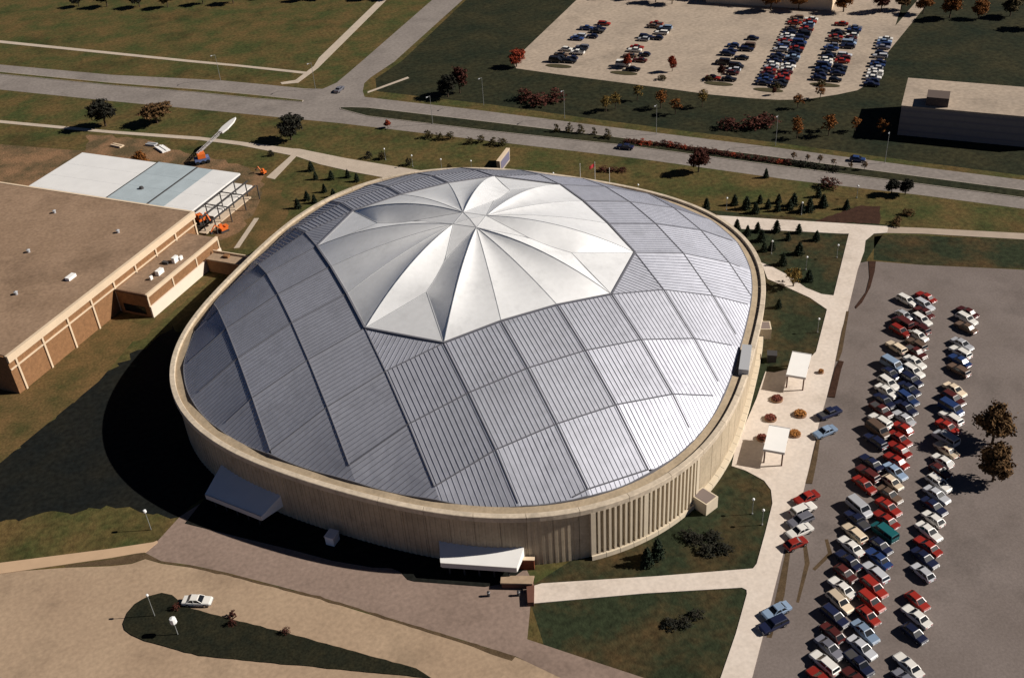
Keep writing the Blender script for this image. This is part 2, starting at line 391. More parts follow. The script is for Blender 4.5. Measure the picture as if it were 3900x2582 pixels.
# ------------------------------------------------------------------ ground, roads, walks
def sheet(name, pts, z, m):
    b = MB(); b.poly(pts, z); return structure(name, b, m)
def raised(name, pts, z1, m, z0=-0.05):
    b = MB(); b.slab(pts, z0, z1); return structure(name, b, m)

def rough_edge(pts, amp, step, seed=1):
    rg = random.Random(seed); out = []
    for k in range(len(pts)):
        a, c = Vector(pts[k]), Vector(pts[(k + 1) % len(pts)]); n = max(1, int((c - a).length / step))
        for s in range(n):
            q = a.lerp(c, s / n); out.append((q.x + rg.uniform(-amp, amp), q.y + rg.uniform(-amp, amp)))
    return out
b = MB(); b.poly([(-2500, -2500), (2500, -2500), (2500, 2500), (-2500, 2500)], 0.0)
structure('ground', b, GRASS)
# rough dark field beyond the highway
sheet('field', [(24, 150), (52, 120), (74, 94), (112, 51), (137, 22), (230, -82), (420, 60), (300, 330), (170, 330), (101, 243), (40, 172), (27, 161)], 0.004, FIELD)
sheet('east_lawn_ground', [(56, 26), (72, 29), (107, 0), (102, -3), (92, -10), (76, -24), (54, -45), (34, -66), (12, -88), (-2, -98), (-22, -82), (-19, -66), (-4, -62), (16, -58), (46, -34), (56, -10)], 0.003, EAST)
sheet('corner_lawn_ground', [(100, -2.5), (104, -3.5), (160, -42), (178, -66), (116, -28), (101, -18), (93, -11)], 0.003, EAST)
DIM = mat('near_black_lawn', (0.007, 0.009, 0.009), 0.95, col2=(0.013, 0.013, 0.010), scale=0.15, fine=0.4, fscale=1.0, spec=0.1)  # near-black ground colour for the west sheet and the front bed
sheet('west_near_black_lawn_ground', rough_edge([(-58, 40), (-73.5, 29), (-84, 19), (-110, -6), (-100, -9), (-78, -14.4), (-72.4, -18.8), (-67.3, -24), (-56, -17), (-54, 20)], 0.9, 1.5), 0.005, DIM)
sheet('site_edge_worn_ground', rough_edge([(-27, 116), (-20, 108), (-22, 99), (-20, 86), (-30, 66), (-44, 70), (-42, 84), (-34, 100)], 0.9, 2.0), 0.002, WORN)
up_far = [(-190, 347), (-140, 298), (-53, 215), (-20, 188.5), (-5, 174), (5, 164), (19.4, 147), (46, 119), (70, 92.3), (109, 49.6), (134.4, 20.6), (230, -85)]
low_near = [(-192, 322), (-142, 272), (-56, 189.3), (-25, 160.3), (6, 131.1), (41, 95.2), (73.6, 61.9), (100.6, 31.6), (123.8, 8.2), (220, -97)]
b = MB(); b.poly(up_far + low_near[::-1], 0.010); structure('highway_road', b, ROAD)
sheet('crossroad_road', [(4, 165), (9, 161.6), (14.5, 164.5), (19.4, 169.9), (29.5, 181.4), (90, 251), (150, 320), (158, 311), (98, 241), (37.3, 172.6), (26, 163), (22.5, 159), (20, 152.5), (19, 147), (9, 152)], 0.014, ROAD)
kerbm = mat('kerb_concrete', (0.50, 0.44, 0.37), 0.9, var=0.1, scale=0.5)
def median(name, pts, m):
    o = raised(name, pts, 0.13, kerbm, 0.0)
    c = (sum(p[0] for p in pts) / len(pts), sum(p[1] for p in pts) / len(pts))
    n = len(pts); ins = []
    ar = sum(pts[k][0] * pts[(k + 1) % n][1] - pts[(k + 1) % n][0] * pts[k][1] for k in range(n))
    sg = 1 if ar > 0 else -1
    for k in range(n):
        a, q, d = Vector(pts[k - 1]), Vector(pts[k]), Vector(pts[(k + 1) % n])
        n1 = Vector((-(q - a).y, (q - a).x)).normalized(); n2 = Vector((-(d - q).y, (d - q).x)).normalized()
        ins.append(tuple(q + (n1 + n2).normalized() * 0.2 * sg))
    t = MB(); t.poly(ins, 0.15)
    t.build('median_grass', m, o)
    return o
median('west_median_kerb', [(-190, 336.5), (-140, 290), (-54, 206.8), (-28, 183.6), (-12, 168.3), (0.8, 155.2), (0.2, 154), (-13, 165.5), (-28.6, 180.9), (-54.4, 204.3), (-140, 287.2), (-190, 334)], GRASS)
median('east_median_kerb', [(9.6, 143.0), (12.5, 141.6), (17.5, 138.0), (49, 105), (82, 70), (103, 47.3), (121.7, 26), (130.5, 16.2), (226, -90), (223, -93), (127.7, 12.8), (102.4, 40.2), (73, 72.7), (43.5, 101.8), (15.2, 131.5), (10.5, 139.5), (9.3, 141.8)], FIELD)
lot = L['farlot'][1:-1]
sheet('far_parking_lot_ground', [(158, 236)] + lot + [(262, 172), (205, 240)], 0.008, LOTCONC)
sheet('far_lane_road', [(174, 92), (178, 89.4), (262, 150), (262, 155)], 0.012, LOTCONC)
sheet('site_dirt_ground', rough_edge(L['site_dirt'], 1.0, 2.5), 0.006, DIRT)
sheet('west_yard_dirt_ground', [(-150, 190), (-100, 178), (-66, 150), (-50, 100), (-46, 80), (-120, 90)], 0.004, DIRT)
sheet('worn_lawn_ground', rough_edge(L['worn_west'], 0.6, 1.5), 0.004, WORN)
sheet('west_lawn_worn_ground', [(-140, 20), (-100, 4), (-76, 26), (-64, 43), (-72, 52), (-95, 60), (-140, 70)], 0.008, WORN)
sheet('east_parking_ground', [(89, -10.5), (92, -11.0), (101.1, -18.1), (115.4, -27.9), (175, -70), (70, -170), (-20, -110), (2, -94.1)] + L['asphalt_east'][9:], 0.008, ASPHALT)
sheet('front_drive_road', L['asphalt_front'], 0.008, FRONT_ASPHALT)
sheet('front_lot_ground', [(-140, -8), (-100, -22)] + L['concrete_front'][:-3] + [(-25.8, -77.4), (-12, -95), (-30, -140), (-140, -90)], 0.006, TAN_CONC)
sheet('front_drive_extension_road', [(-25.8, -77.2), (-22.9, -75.1), (-15, -84), (-6, -94), (-13, -96)], 0.012, FRONT_ASPHALT)
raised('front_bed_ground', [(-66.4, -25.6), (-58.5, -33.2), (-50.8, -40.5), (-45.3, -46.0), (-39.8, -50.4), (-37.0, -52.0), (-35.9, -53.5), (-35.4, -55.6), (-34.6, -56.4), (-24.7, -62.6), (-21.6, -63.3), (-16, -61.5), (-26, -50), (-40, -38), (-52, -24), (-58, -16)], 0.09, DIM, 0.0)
sheet('dry_strip_ground', rough_edge(L['strip_front'], 0.15, 1.5), 0.012, STRIP)
raised('west_strip_ground', L['strip_west'], 0.03, STRIP, 0.0)
raised('island_kerb', rough_edge(L['island_front'][:11] + [(-40, -72.8), (-38.5, -75.5)] + L['island_front'][13:], 0.08, 1.2), 0.14, COVER, 0.0)
pe = L['path_east']; ie = next(k for k, p in enumerate(pe) if abs(p[1] + 94.7) < 0.3)
raised('plaza_path', pe[:ie] + [(-8.5, -107.5), (-13.5, -105.5)] + pe[ie + 2:], 0.10, WALK, 0.0)
raised('east_end_path', L['lot_east'][:2] + [(190, -61), (188, -64)] + L['lot_east'][4:], 0.09, mat('path_concrete_dull', (0.42, 0.34, 0.27), 0.9, var=0.15, scale=0.3), 0.0)
PATHM = mat('path_concrete', (0.50, 0.42, 0.34), 0.9, var=0.15, scale=0.25, fine=0.1, fscale=2)
raised('west_path', [(-150, 245)] + L['path_west'][1:-1] + [(-151, 243)], 0.06, PATHM, 0.0)
raised('spur_path', L['path_spur'], 0.05, PATHM, 0.0)
raised('service_path', L['path_service'], 0.05, PATHM, 0.0)
raised('north_path', [(-150, 343)] + L['path_north'][1:-1] + [(-152, 341)], 0.05, PATHM, 0.0)
raised('north_spur_path', [(120, 332)] + L['path_north_b'][1:-1] + [(122, 330)], 0.055, PATHM, 0.0)
raised('field_path', L['path_cross'], 0.05, PATHM, 0.0)
raised('front_west_path', [(-120, -14)] + L['walk_front_west'][1:-1] + [(-121, -17)], 0.10, mat('warm_path_concrete', (0.52, 0.36, 0.23), 0.9, var=0.12, scale=0.3), 0.0)
raised('mulch_bed_ground', rough_edge(L['bed_mulch'], 0.3, 1.2), 0.03, MULCH, 0.0)
raised('kerb_planting_bed_ground', L['bed_east'], 0.16, MULCH, 0.0)
raised('kerb_strip_ground', L['kerb_strip_a'], 0.12, STRIP, 0.0)
raised('kerb_strip_ground', L['kerb_strip_b'], 0.12, STRIP, 0.0)
raised('kerb_island_ground', L['island_curve'], 0.12, MULCH, 0.0)
raised('kerb_strip_ground', [(22.3, -77.2), (22.9, -77.6), (16.5, -85.0), (10, -91.0), (9.4, -90.6), (15.8, -84.0)], 0.03, STRIP, 0.0)
raised('brown_strip_ground', [(26.2, -76.2), (26.7, -76.4), (24.0, -81.2), (17.6, -87.2), (17.3, -86.9), (23.2, -81.0)], 0.016, STRIP, 0.0)  # thin bent brown strips laid on the lot asphalt
raised('brown_strip_ground', [(29.3, -78.0), (29.8, -78.2), (28.4, -81.2), (23.8, -82.9), (23.6, -82.4), (27.9, -80.7)], 0.020, STRIP, 0.0)

# ------------------------------------------------------------------ stadium
CX, CY = 11.0, 11.178           # roof grid cell
ZRIM = 11.3
def r_in(t): return 58.3 + 2.8 * math.cos(4 * t) - 1.4 * math.cos(2 * t) + 1.2 * math.sin(2 * t)
def z_poly(x, y):
    gx, gy = x / CX, y / CY
    r2 = (gx * gx + gy * gy) / 25.0; s4 = (gx ** 4 + gy ** 4) / 625.0
    return 27.3 - 9.635 * r2 + 3.465 * s4 - 7.065 * r2 * r2
def z_roof(x, y):
    r = math.hypot(x, y)
    if r < 1e-6: return 27.3
    t = math.atan2(y, x); ri = r_in(t); rho = r / ri
    w = min(1.0, max(0.0, (rho - 0.72) / 0.28)); w = w * w * (3 - 2 * w)
    e = z_poly(ri * math.cos(t), ri * math.sin(t))
    return z_poly(x, y) + (ZRIM + 0.25 - e) * w
def node(i, j): return ((i - 2.5) * CX, (j - 2.5) * CY)
NZ = {(i, j): z_roof(*node(i, j)) for i in range(-4, 10) for j in range(-4, 10)}
def z_grid(x, y):
    """faceted roof surface: bilinear between the grid nodes"""
    gx, gy = x / CX + 2.5, y / CY + 2.5
    i, j = math.floor(gx), math.floor(gy); a, c = gx - i, gy - j
    q = lambda u, v: NZ.get((max(-4, min(9, u)), max(-4, min(9, v))))
    return (q(i, j) * (1 - a) + q(i + 1, j) * a) * (1 - c) + (q(i, j + 1) * (1 - a) + q(i + 1, j + 1) * a) * c
NR = 144
RIM = [(r_in(2 * math.pi * k / NR) * math.cos(2 * math.pi * k / NR), r_in(2 * math.pi * k / NR) * math.sin(2 * math.pi * k / NR)) for k in range(NR)]
def clip(poly, cl):
    """Sutherland-Hodgman, both counter-clockwise, cl convex"""
    for k in range(len(cl)):
        a, c = cl[k], cl[(k + 1) % len(cl)]
        ins = lambda p: (c[0] - a[0]) * (p[1] - a[1]) - (c[1] - a[1]) * (p[0] - a[0]) >= -1e-9
        out = []
        for m in range(len(poly)):
            p, q = poly[m - 1], poly[m]
            ip, iq = ins(p), ins(q)
            if ip != iq:
                d1 = (c[0] - a[0]) * (p[1] - a[1]) - (c[1] - a[1]) * (p[0] - a[0])
                d2 = (c[0] - a[0]) * (q[1] - a[1]) - (c[1] - a[1]) * (q[0] - a[0])
                t = d1 / (d1 - d2)
                out.append((p[0] + (q[0] - p[0]) * t, p[1] + (q[1] - p[1]) * t))
            if iq: out.append(q)
        poly = out
        if not poly: return []
    return poly
def area(p): return 0.5 * sum(p[k][0] * p[(k + 1) % len(p)][1] - p[(k + 1) % len(p)][0] * p[k][1] for k in range(len(p)))

stadium = thing('domed_stadium', (0, 0, 0), 0, 'huge oval domed stadium with ribbed grey steel roof and white pleated fabric crown', 'stadium')

def line_poly(n, d, poly):
    """interval of the line n.p = d inside a convex polygon"""
    hit = []
    for k in range(len(poly)):
        p, q = poly[k - 1], poly[k]
        a = n[0] * p[0] + n[1] * p[1] - d; c = n[0] * q[0] + n[1] * q[1] - d
        if (a < 0) != (c < 0):
            t = a / (a - c); hit.append((p[0] + (q[0] - p[0]) * t, p[1] + (q[1] - p[1]) * t))
    return hit if len(hit) == 2 else None

def roof_panel(poly, ribdir, pitch=0.846, phase=0.0):
    n = len(poly)
    b = MB()
    c = (sum(p[0] for p in poly) / n, sum(p[1] for p in poly) / n)
    full = n == 4 and abs(area(poly) - CX * CY) < 0.5
    if full:
        N = 4; xs = sorted(set(round(p[0], 4) for p in poly)); ys = sorted(set(round(p[1], 4) for p in poly))
        g = [[(xs[0] + (xs[-1] - xs[0]) * u / N, ys[0] + (ys[-1] - ys[0]) * v / N) for u in range(N + 1)] for v in range(N + 1)]
        for v in range(N):
            for u in range(N):
                b.quad(*[(p[0], p[1], zc(p, c)) for p in (g[v][u], g[v][u + 1], g[v + 1][u + 1], g[v + 1][u])])
    else:
        for k in range(n):
            p, q = poly[k - 1], poly[k]
            m = 3
            for s in range(m):
                p1 = (p[0] + (q[0] - p[0]) * s / m, p[1] + (q[1] - p[1]) * s / m); q1 = (p[0] + (q[0] - p[0]) * (s + 1) / m, p[1] + (q[1] - p[1]) * (s + 1) / m)
                h1 = ((p1[0] + c[0]) / 2, (p1[1] + c[1]) / 2); h2 = ((q1[0] + c[0]) / 2, (q1[1] + c[1]) / 2)
                Z = lambda w: (w[0], w[1], zc(w, c))
                b.quad(Z(p1), Z(q1), Z(h2), Z(h1)); b.face((Z(h1), Z(h2), Z(c)))
    o = b.build('roof_panel', STEEL, stadium)
    nv = (-ribdir[1], ribdir[0]); r = MB()
    ds = [nv[0] * p[0] + nv[1] * p[1] for p in poly]
    k = math.ceil((min(ds) - phase) / pitch)
    W = 0.06; H = 0.075
    while k * pitch + phase < max(ds):
        d = k * pitch + phase; k += 1
        if d - min(ds) < 0.2 or max(ds) - d < 0.2: continue
        seg = line_poly(nv, d, poly)
        if not seg: continue
        p, q = seg
        ln = math.hypot(q[0] - p[0], q[1] - p[1])
        if ln < 0.5: continue
        m = 4
        pts = [(p[0] + (q[0] - p[0]) * s / m, p[1] + (q[1] - p[1]) * s / m) for s in range(m + 1)]
        i = len(r.v)
        for w in pts:
            z = zc(w, c)
            for sx, hz in ((-1.0, -0.03), (-0.6, H), (0.6, H), (1.0, -0.03)):
                r.v.append((w[0] + nv[0] * W * sx, w[1] + nv[1] * W * sx, z + hz))
        for s in range(m):
            for e in range(3):
                r.f.append([i + s * 4 + e, i + s * 4 + e + 1, i + s * 4 + 5 + e, i + s * 4 + 4 + e]); r.mi.append(0)
    if r.f: tag(r.build('standing_seam', SEAM, o), kind='stuff')
def zc(p, c):
    """surface height inside the cell that holds c (keeps each panel on its own facet)"""
    i, j = math.floor(c[0] / CX + 2.5), math.floor(c[1] / CY + 2.5)
    a, e = p[0] / CX + 2.5 - i, p[1] / CY + 2.5 - j
    q = lambda u, v: NZ[(max(-4, min(9, u)), max(-4, min(9, v)))]
    return (q(i, j) * (1 - a) + q(i + 1, j) * a) * (1 - e) + (q(i, j + 1) * (1 - a) + q(i + 1, j + 1) * a) * e

OCT = [(1, 0), (2, 0), (3, 0), (4, 0), (5, 1), (5, 2), (5, 3), (5, 4), (4, 5), (3, 5), (2, 5), (1, 5), (0, 4), (0, 3), (0, 2), (0, 1)]
for i in range(-4, 9):
    for j in range(-4, 9):
        cell = [node(i, j), node(i + 1, j), node(i + 1, j + 1), node(i, j + 1)]
        if 0 <= i < 5 and 0 <= j < 5:
            # corner cells keep one triangle of steel outside the fabric octagon
            if (i, j) == (0, 0): cell = [node(0, 0), node(1, 0), node(0, 1)]; rd = (0.7071, 0.7071)
            elif (i, j) == (4, 0): cell = [node(4, 0), node(5, 0), node(5, 1)]; rd = (-0.7071, 0.7071)
            elif (i, j) == (4, 4): cell = [node(5, 4), node(5, 5), node(4, 5)]; rd = (0.7071, 0.7071)
            elif (i, j) == (0, 4): cell = [node(0, 4), node(1, 5), node(0, 5)]; rd = (-0.7071, 0.7071)
            else: continue
        elif i < 0 and j < 5: rd = (1, 0)
        elif j < 0: rd = (0, 1)
        elif i >= 5: rd = (1, 0)
        else: rd = (0, 1)
        poly = clip(cell, RIM)
        # drop repeated points
        pp = []
        for p in poly:
            if not pp or math.hypot(p[0] - pp[-1][0], p[1] - pp[-1][1]) > 0.02: pp.append(p)
        if len(pp) > 2 and math.hypot(pp[0][0] - pp[-1][0], pp[0][1] - pp[-1][1]) < 0.02: pp.pop()
        if len(pp) < 3 or area(pp) < 0.6: continue
        roof_panel(pp, rd)

def batten(pts, w=0.34, h=0.16, name='ridge_batten', m=BATTEN, lift=0.0):
    b = MB(); i = 0
    P = [Vector(p) for p in pts]
    for k, p in enumerate(P):
        d = (P[min(k + 1, len(P) - 1)] - P[max(k - 1, 0)]); d.z = 0; d.normalize()
        s = Vector((-d.y, d.x, 0)) * w / 2
        for q in (p - s + Vector((0, 0, -0.12 + lift)), p - s + Vector((0, 0, h + lift)), p + s + Vector((0, 0, h + lift)), p + s + Vector((0, 0, -0.12 + lift))):
            b.v.append(tuple(q))
    for k in range(len(P) - 1):
        for e in range(3):
            b.f.append([k * 4 + e, k * 4 + e + 1, k * 4 + 5 + e, k * 4 + 4 + e]); b.mi.append(0)
    return b.build(name, m, stadium)
def inside_oct(i, j): return (0 < i < 5 and 0 < j < 5) or False
# grid lines of the steel roof, broken at the fabric
for ax in (0, 1):
    for k in range(-3, 9):
        runs = [(-4.0, 9.0)]
        if k in (0, 5): runs = [(-4.0, 9.0)]
        elif 1 <= k <= 4: runs = [(-4.0, 0.0), (5.0, 9.0)]
        for a, e in runs:
            pts = []
            s = a
            while s <= e + 1e-6:
                u, v = (k, s) if ax == 0 else (s, k)
                x, y = (u - 2.5) * CX, (v - 2.5) * CY
                if math.hypot(x, y) <= r_in(math.atan2(y, x)) - 0.05: pts.append((x, y, z_grid(x, y)))
                elif pts: break
                s += 0.25
            if len(pts) > 1: batten(pts, 0.17, 0.12)
oz = [(*node(*q), NZ[q]) for q in OCT]
for k in range(16):
    a, c = oz[k], oz[(k + 1) % 16]
    b = batten([a, ((a[0] + c[0]) / 2, (a[1] + c[1]) / 2, (a[2] + c[2]) / 2), c], 0.34, 0.24, 'fabric_curb')

# fabric crown: four petals with arched edges, four folded valleys between them
ZC = 30.15; DR = 3.5
def rot4(p, q):
    x, y, z = p
    for _ in range(q): x, y = -y * CX / CY, x * CY / CX
    return (x, y, z)
ring = (0.0, -DR, ZC)
OP = {k: (*node(k, 0), NZ[(k, 0)]) for k in (1, 2, 3, 4)}
def arch(a, c, s, h): 
    p = Vector(a).lerp(Vector(c), s); p.z += h * 4 * s * (1 - s); return p
V3 = (-14.75, -14.9, 26.2); M3 = (-8.6, -8.7, 28.1)
ringL = (-DR, 0.0, ZC)
for q in range(4):
    NS = 12
    lift = {1: 1.9, 2: 0.8, 3: 0.8, 4: 1.9}
    for k in (1, 2, 3):
        b = MB(); NT = 5; grid = []
        for u in range(NT + 1):
            t = u / NT
            e = Vector(OP[k]).lerp(Vector(OP[k + 1]), t); h = lift[k] * (1 - t) + lift[k + 1] * t
            h -= 0.35 * math.sin(math.pi * t)
            grid.append([rot4(arch(ring, e, 0.02 + 0.98 * s / NS, h), q) for s in range(NS + 1)])
        for u in range(NT):
            for s in range(NS):
                b.quad(grid[u][s], grid[u][s + 1], grid[u + 1][s + 1], grid[u + 1][s])
        b.build('fabric_petal', FABRIC, stadium, smooth=True)
    e1 = [arch(ring, OP[1], s / NS, lift[1]) for s in range(NS + 1)]
    left = (*node(0, 1), NZ[(0, 1)])
    e0 = [arch(ringL, left, s / NS, lift[1]) for s in range(NS + 1)]
    # valley line M -> V, then the closing triangle at the chamfer
    val = [Vector(M3).lerp(Vector(V3), s / 6) - Vector((0, 0, 0.25 * math.sin(math.pi * s / 6))) for s in range(7)]
    b = MB(); b.face([rot4(p, q) for p in (ring, M3, ringL)]); b.build('fabric_gusset', FABRIC, stadium)
    for edge, flip in ((e1, False), (e0, True)):
        b = MB()
        NV = NS
        def vp(s):
            # valley point opposite edge position s
            if s <= 0.30: return Vector(edge[0]).lerp(Vector(M3), s / 0.30)
            f = min(1.0, (s - 0.30) / 0.45); x = f * 6; k = min(5, int(x)); return val[k].lerp(val[k + 1], x - k)
        rows = []
        for s in range(NS + 1):
            a = Vector(edge[s]); c = vp(s / NS)
            rows.append([a.lerp(c, w / 4) - Vector((0, 0, 0.12 * math.sin(math.pi * w / 4))) * min(1, s / 3) for w in range(5)])
        for s in range(NS):
            for w in range(4):
                f = (rows[s][w], rows[s + 1][w], rows[s + 1][w + 1], rows[s][w + 1])
                b.quad(*[rot4(p, q) for p in (f if not flip else f[::-1])])
        b.build('fabric_fold', FABRIC, stadium, smooth=True)
    b = MB(); N = 5
    for u in range(N):
        p0 = Vector(left).lerp(Vector(OP[1]), u / N); p1 = Vector(left).lerp(Vector(OP[1]), (u + 1) / N)
        for s in range(3):
            f = (p0.lerp(Vector(V3), s / 3), p1.lerp(Vector(V3), s / 3), p1.lerp(Vector(V3), (s + 1) / 3), p0.lerp(Vector(V3), (s + 1) / 3))
            b.quad(*[rot4(p, q) for p in f])
    b.build('fabric_gable', FABRIC, stadium)
    cap = MB(); cap.face([rot4(p, q) for p in ((0, 0, ZC + 0.25), ringL, ring)]); cap.build('crown_cap', FABRIC, stadium)
    def fab_seam(pts):
        batten([rot4(p, q) for p in pts], 0.11, 0.05, 'fabric_seam', SEWN)
    fab_seam(e1); fab_seam(e0); fab_seam(val + [Vector(OP[1])]); fab_seam([val[6], Vector(left)]); fab_seam([Vector(ring), Vector(M3)]); fab_seam([Vector(ringL), Vector(M3)])
    fab_seam([Vector(ringL), Vector(ring)]); fab_seam([Vector((0, 0, ZC + 0.25)), Vector(ring)])
    for k in (2, 3): fab_seam([arch(ring, OP[k], s / 10, lift[k]) for s in range(11)])

# eave strip closing the steel roof against the gutter
def rp(t, dr, z): return ((r_in(t) + dr) * math.cos(t), (r_in(t) + dr) * math.sin(t), z)
TW = 2 * math.pi
NSEG = 48
RO = 2.75                          # rim overhang radius beyond the roof edge
RW = 2.15                          # wall radius beyond the roof edge
for k in range(NSEG):
    t0, t1 = TW * k / NSEG, TW * (k + 1) / NSEG; g = 0.0006
    ts = [t0 + (t1 - t0) * s / 4 for s in range(5)]
    b = MB()
    for a, c in zip(ts, ts[1:]):
        za, ze = z_grid(*rp(a, 0, 0)[:2]), z_grid(*rp(c, 0, 0)[:2])
        b.quad(rp(a, 0.06, za + 0.1), rp(a, 0.10, ZRIM - 0.9), rp(c, 0.10, ZRIM - 0.9), rp(c, 0.06, ze + 0.1))
        b.quad(rp(a, 0.06, za + 0.1), rp(c, 0.06, ze + 0.1), rp(c, -0.18, ze + 0.11), rp(a, -0.18, za + 0.11))
    b.build('eave_trim', BATTEN, stadium)
    b = MB()
    for a, c in zip(ts, ts[1:]):
        b.quad(rp(a, 0.02, ZRIM - 0.25), rp(a, 1.75, ZRIM - 0.55), rp(c, 1.75, ZRIM - 0.55), rp(c, 0.02, ZRIM - 0.25))
    b.build('rim_gutter', GUTTER, stadium)
    b = MB(); ts = [t0 + g + (t1 - t0 - 2 * g) * s / 4 for s in range(5)]
    prof = [(1.72, ZRIM - 0.75), (1.72, ZRIM - 0.06), (1.80, ZRIM), (2.66, ZRIM - 0.06), (RO, ZRIM - 0.14), (RO, ZRIM - 1.05), (RW - 0.1, ZRIM - 1.1)]
    for a, c in zip(ts, ts[1:]):
        for (r0, z0), (r1, z1) in zip(prof, prof[1:]):
            b.quad(rp(a, r0, z0), rp(a, r1, z1), rp(c, r1, z1), rp(c, r0, z0))
    for t in (ts[0], ts[-1]):
        b.face([rp(t, r, z) for r, z in prof])
    b.build('coping_segment', RIM_CONC, stadium)

# wall of precast panels; deep fins stand on the sunlit south-east front
NW = 96
def in_plaza(t): return R(-75.5) < t < R(-8)
for k in range(NW):
    t0, t1 = -math.pi + TW * k / NW, -math.pi + TW * (k + 1) / NW; tm = (t0 + t1) / 2
    plain = in_plaza(tm)
    finned = R(-96) < tm <= R(-75.5)
    prof = []
    g = 0.0005
    if plain or finned:
        prof = [(t0 + g, RW - 0.03), (t0 + g * 2, RW), ((t0 + t1) / 2, RW), (t1 - g * 2, RW), (t1 - g, RW - 0.03)]
    else:
        nf = 4
        prof.append((t0 + g, RW - 0.09))
        for f in range(nf):
            a = t0 + (t1 - t0) * (f + 0.15) / nf; c = t0 + (t1 - t0) * (f + 0.62) / nf
            prof += [(a, RW - 0.09), (a + 0.0006, RW), (c, RW), (c + 0.0006, RW - 0.09)]
        prof.append((t1 - g, RW - 0.09))
    b = MB()
    for (a, ra), (c, rc) in zip(prof, prof[1:]):
        b.quad(rp(a, ra, 0), rp(c, rc, 0), rp(c, rc, ZRIM - 1.06), rp(a, ra, ZRIM - 1.06))
    for (a, ra) in (prof[0], prof[-1]):
        b.quad(rp(a, ra, 0), rp(a, ra - 0.5, 0), rp(a, ra - 0.5, ZRIM - 1.06), rp(a, ra, ZRIM - 1.06))
    b.build('wall_panel', TAN_WALL, stadium)
nf = 24
for k in range(nf):
    t = R(-95.6) + (R(-76.2) - R(-95.6)) * k / (nf - 1)
    w = 0.0030 if k not in (0, 10, nf - 1) else 0.0062
    p = [rp(t + s * w, d, z) for z in (0.9, ZRIM - 1.06) for d in (RW - 0.05, RW + 0.62) for s in (-1, 1)]
    b = MB(); b.hexa(p); b.build('wall_fin', FIN_CONC, stadium)
for k in range(40):
    a, c = R(-96) + (R(-8) - R(-96)) * k / 40, R(-96) + (R(-8) - R(-96)) * (k + 1) / 40
    b = MB(); ts = [a + 0.0005, (a + c) / 2, c - 0.0005]
    for u, v in zip(ts, ts[1:]):
        b.quad(rp(u, RW + 0.95, 0), rp(v, RW + 0.95, 0), rp(v, RW + 0.90, 0.85), rp(u, RW + 0.90, 0.85))
        b.quad(rp(u, RW + 0.90, 0.85), rp(v, RW + 0.90, 0.85), rp(v, RW - 0.02, 0.92), rp(u, RW - 0.02, 0.92))
    b.build('wall_plinth', FIN_CONC, stadium)

# lean-to entrance canopies on the shaded front
def lean_to(a, c, fa, fc, ht, hf):
    """roof between the wall line a-c at height ht and the fascia line fa-fc at height hf"""
    A, C, FA, FC = (Vector((*p, h)) for p, h in ((a, ht), (c, ht), (fa, hf), (fc, hf)))
    dn = Vector((0, 0, -0.95)); th = Vector((0, 0, -0.25))
    b = MB(); b.hexa([FA + th, FC + th, A + th, C + th, FA, FC, A, C]); o = b.build('canopy_roof', WHITE, stadium)
    out = (FA - A); out.z = 0; out.normalize()
    b = MB(); q = out * 0.12; b.hexa([FA + dn, FC + dn, FA + dn + q, FC + dn + q, FA + Vector((0, 0, 0.06)), FC + Vector((0, 0, 0.06)), FA + q + Vector((0, 0, 0.06)), FC + q + Vector((0, 0, 0.06))]); b.build('canopy_fascia', OFFWHITE, stadium)
    for P, F in ((A, FA), (C, FC)):
        side = (C - A).normalized() * (0.12 if P is C else -0.12)
        b = MB(); lo = Vector((P.x, P.y, hf - 0.95)); fl = Vector((F.x, F.y, hf - 0.95))
        b.face([P, F, fl, lo]); b.face([P + side, lo + side, fl + side, F + side]); b.quad(P, P + side, F + side, F); b.quad(lo, fl, fl + side, lo + side); b.quad(F, F + side, fl + side, fl)
        b.build('canopy_end', WHITE, stadium)
    n = 5
    for k in range(n):
        p = FA.lerp(FC, (k + 0.5) / n) - out * 0.6
        b = MB(); b.box(p.x - 0.12, p.x + 0.12, p.y - 0.12, p.y + 0.12, 0, hf - 0.2); b.build('canopy_post', DARK, stadium)
lean_to((-28.0, -51.4), (-15.2, -59.0), (-30.0, -57.4), (-19.6, -63.8), 5.0, 3.1)
lean_to((-57.2, -18.6), (-48.6, -31.0), (-61.8, -23.4), (-54.1, -33.4), 5.2, 3.1)
# glazed doors under the canopies
for (a, c) in (((-26.8, -52.6), (-17.5, -58.6)), ((-56.3, -20.6), (-50.0, -29.8))):
    for k in range(4):
        p, q = Vector(a).lerp(Vector(c), k / 4 + 0.02), Vector(a).lerp(Vector(c), (k + 1) / 4 - 0.02)
        o = Vector(((q - p).y, -(q - p).x)).normalized() * 0.9
        if o.dot(p) < 0: o = -o
        b = MB(); b.hexa([(*(p + o), 0), (*(q + o), 0), (*(p + o * 1.15), 0), (*(q + o * 1.15), 0), (*(p + o), 2.6), (*(q + o), 2.6), (*(p + o * 1.15), 2.6), (*(q + o * 1.15), 2.6)])
        b.build('entrance_door', GLASS, stadium)

def oriented_box(mb, c, ux, hx, hy, z0, z1):
    u = Vector((math.cos(ux), math.sin(ux), 0)); v = Vector((-u.y, u.x, 0)); c = Vector((c[0], c[1], 0))
    mb.hexa([c + u * sx * hx + v * sy * hy + Vector((0, 0, z)) for z in (z0, z1) for sy in (-1, 1) for sx in (-1, 1)])
# plant housing on the rim
b = MB(); oriented_box(b, (36.2, -43.1), R(-128), 4.0, 0.9, ZRIM - 0.5, ZRIM + 1.0); b.build('rim_plant_housing', GREYMET, stadium)
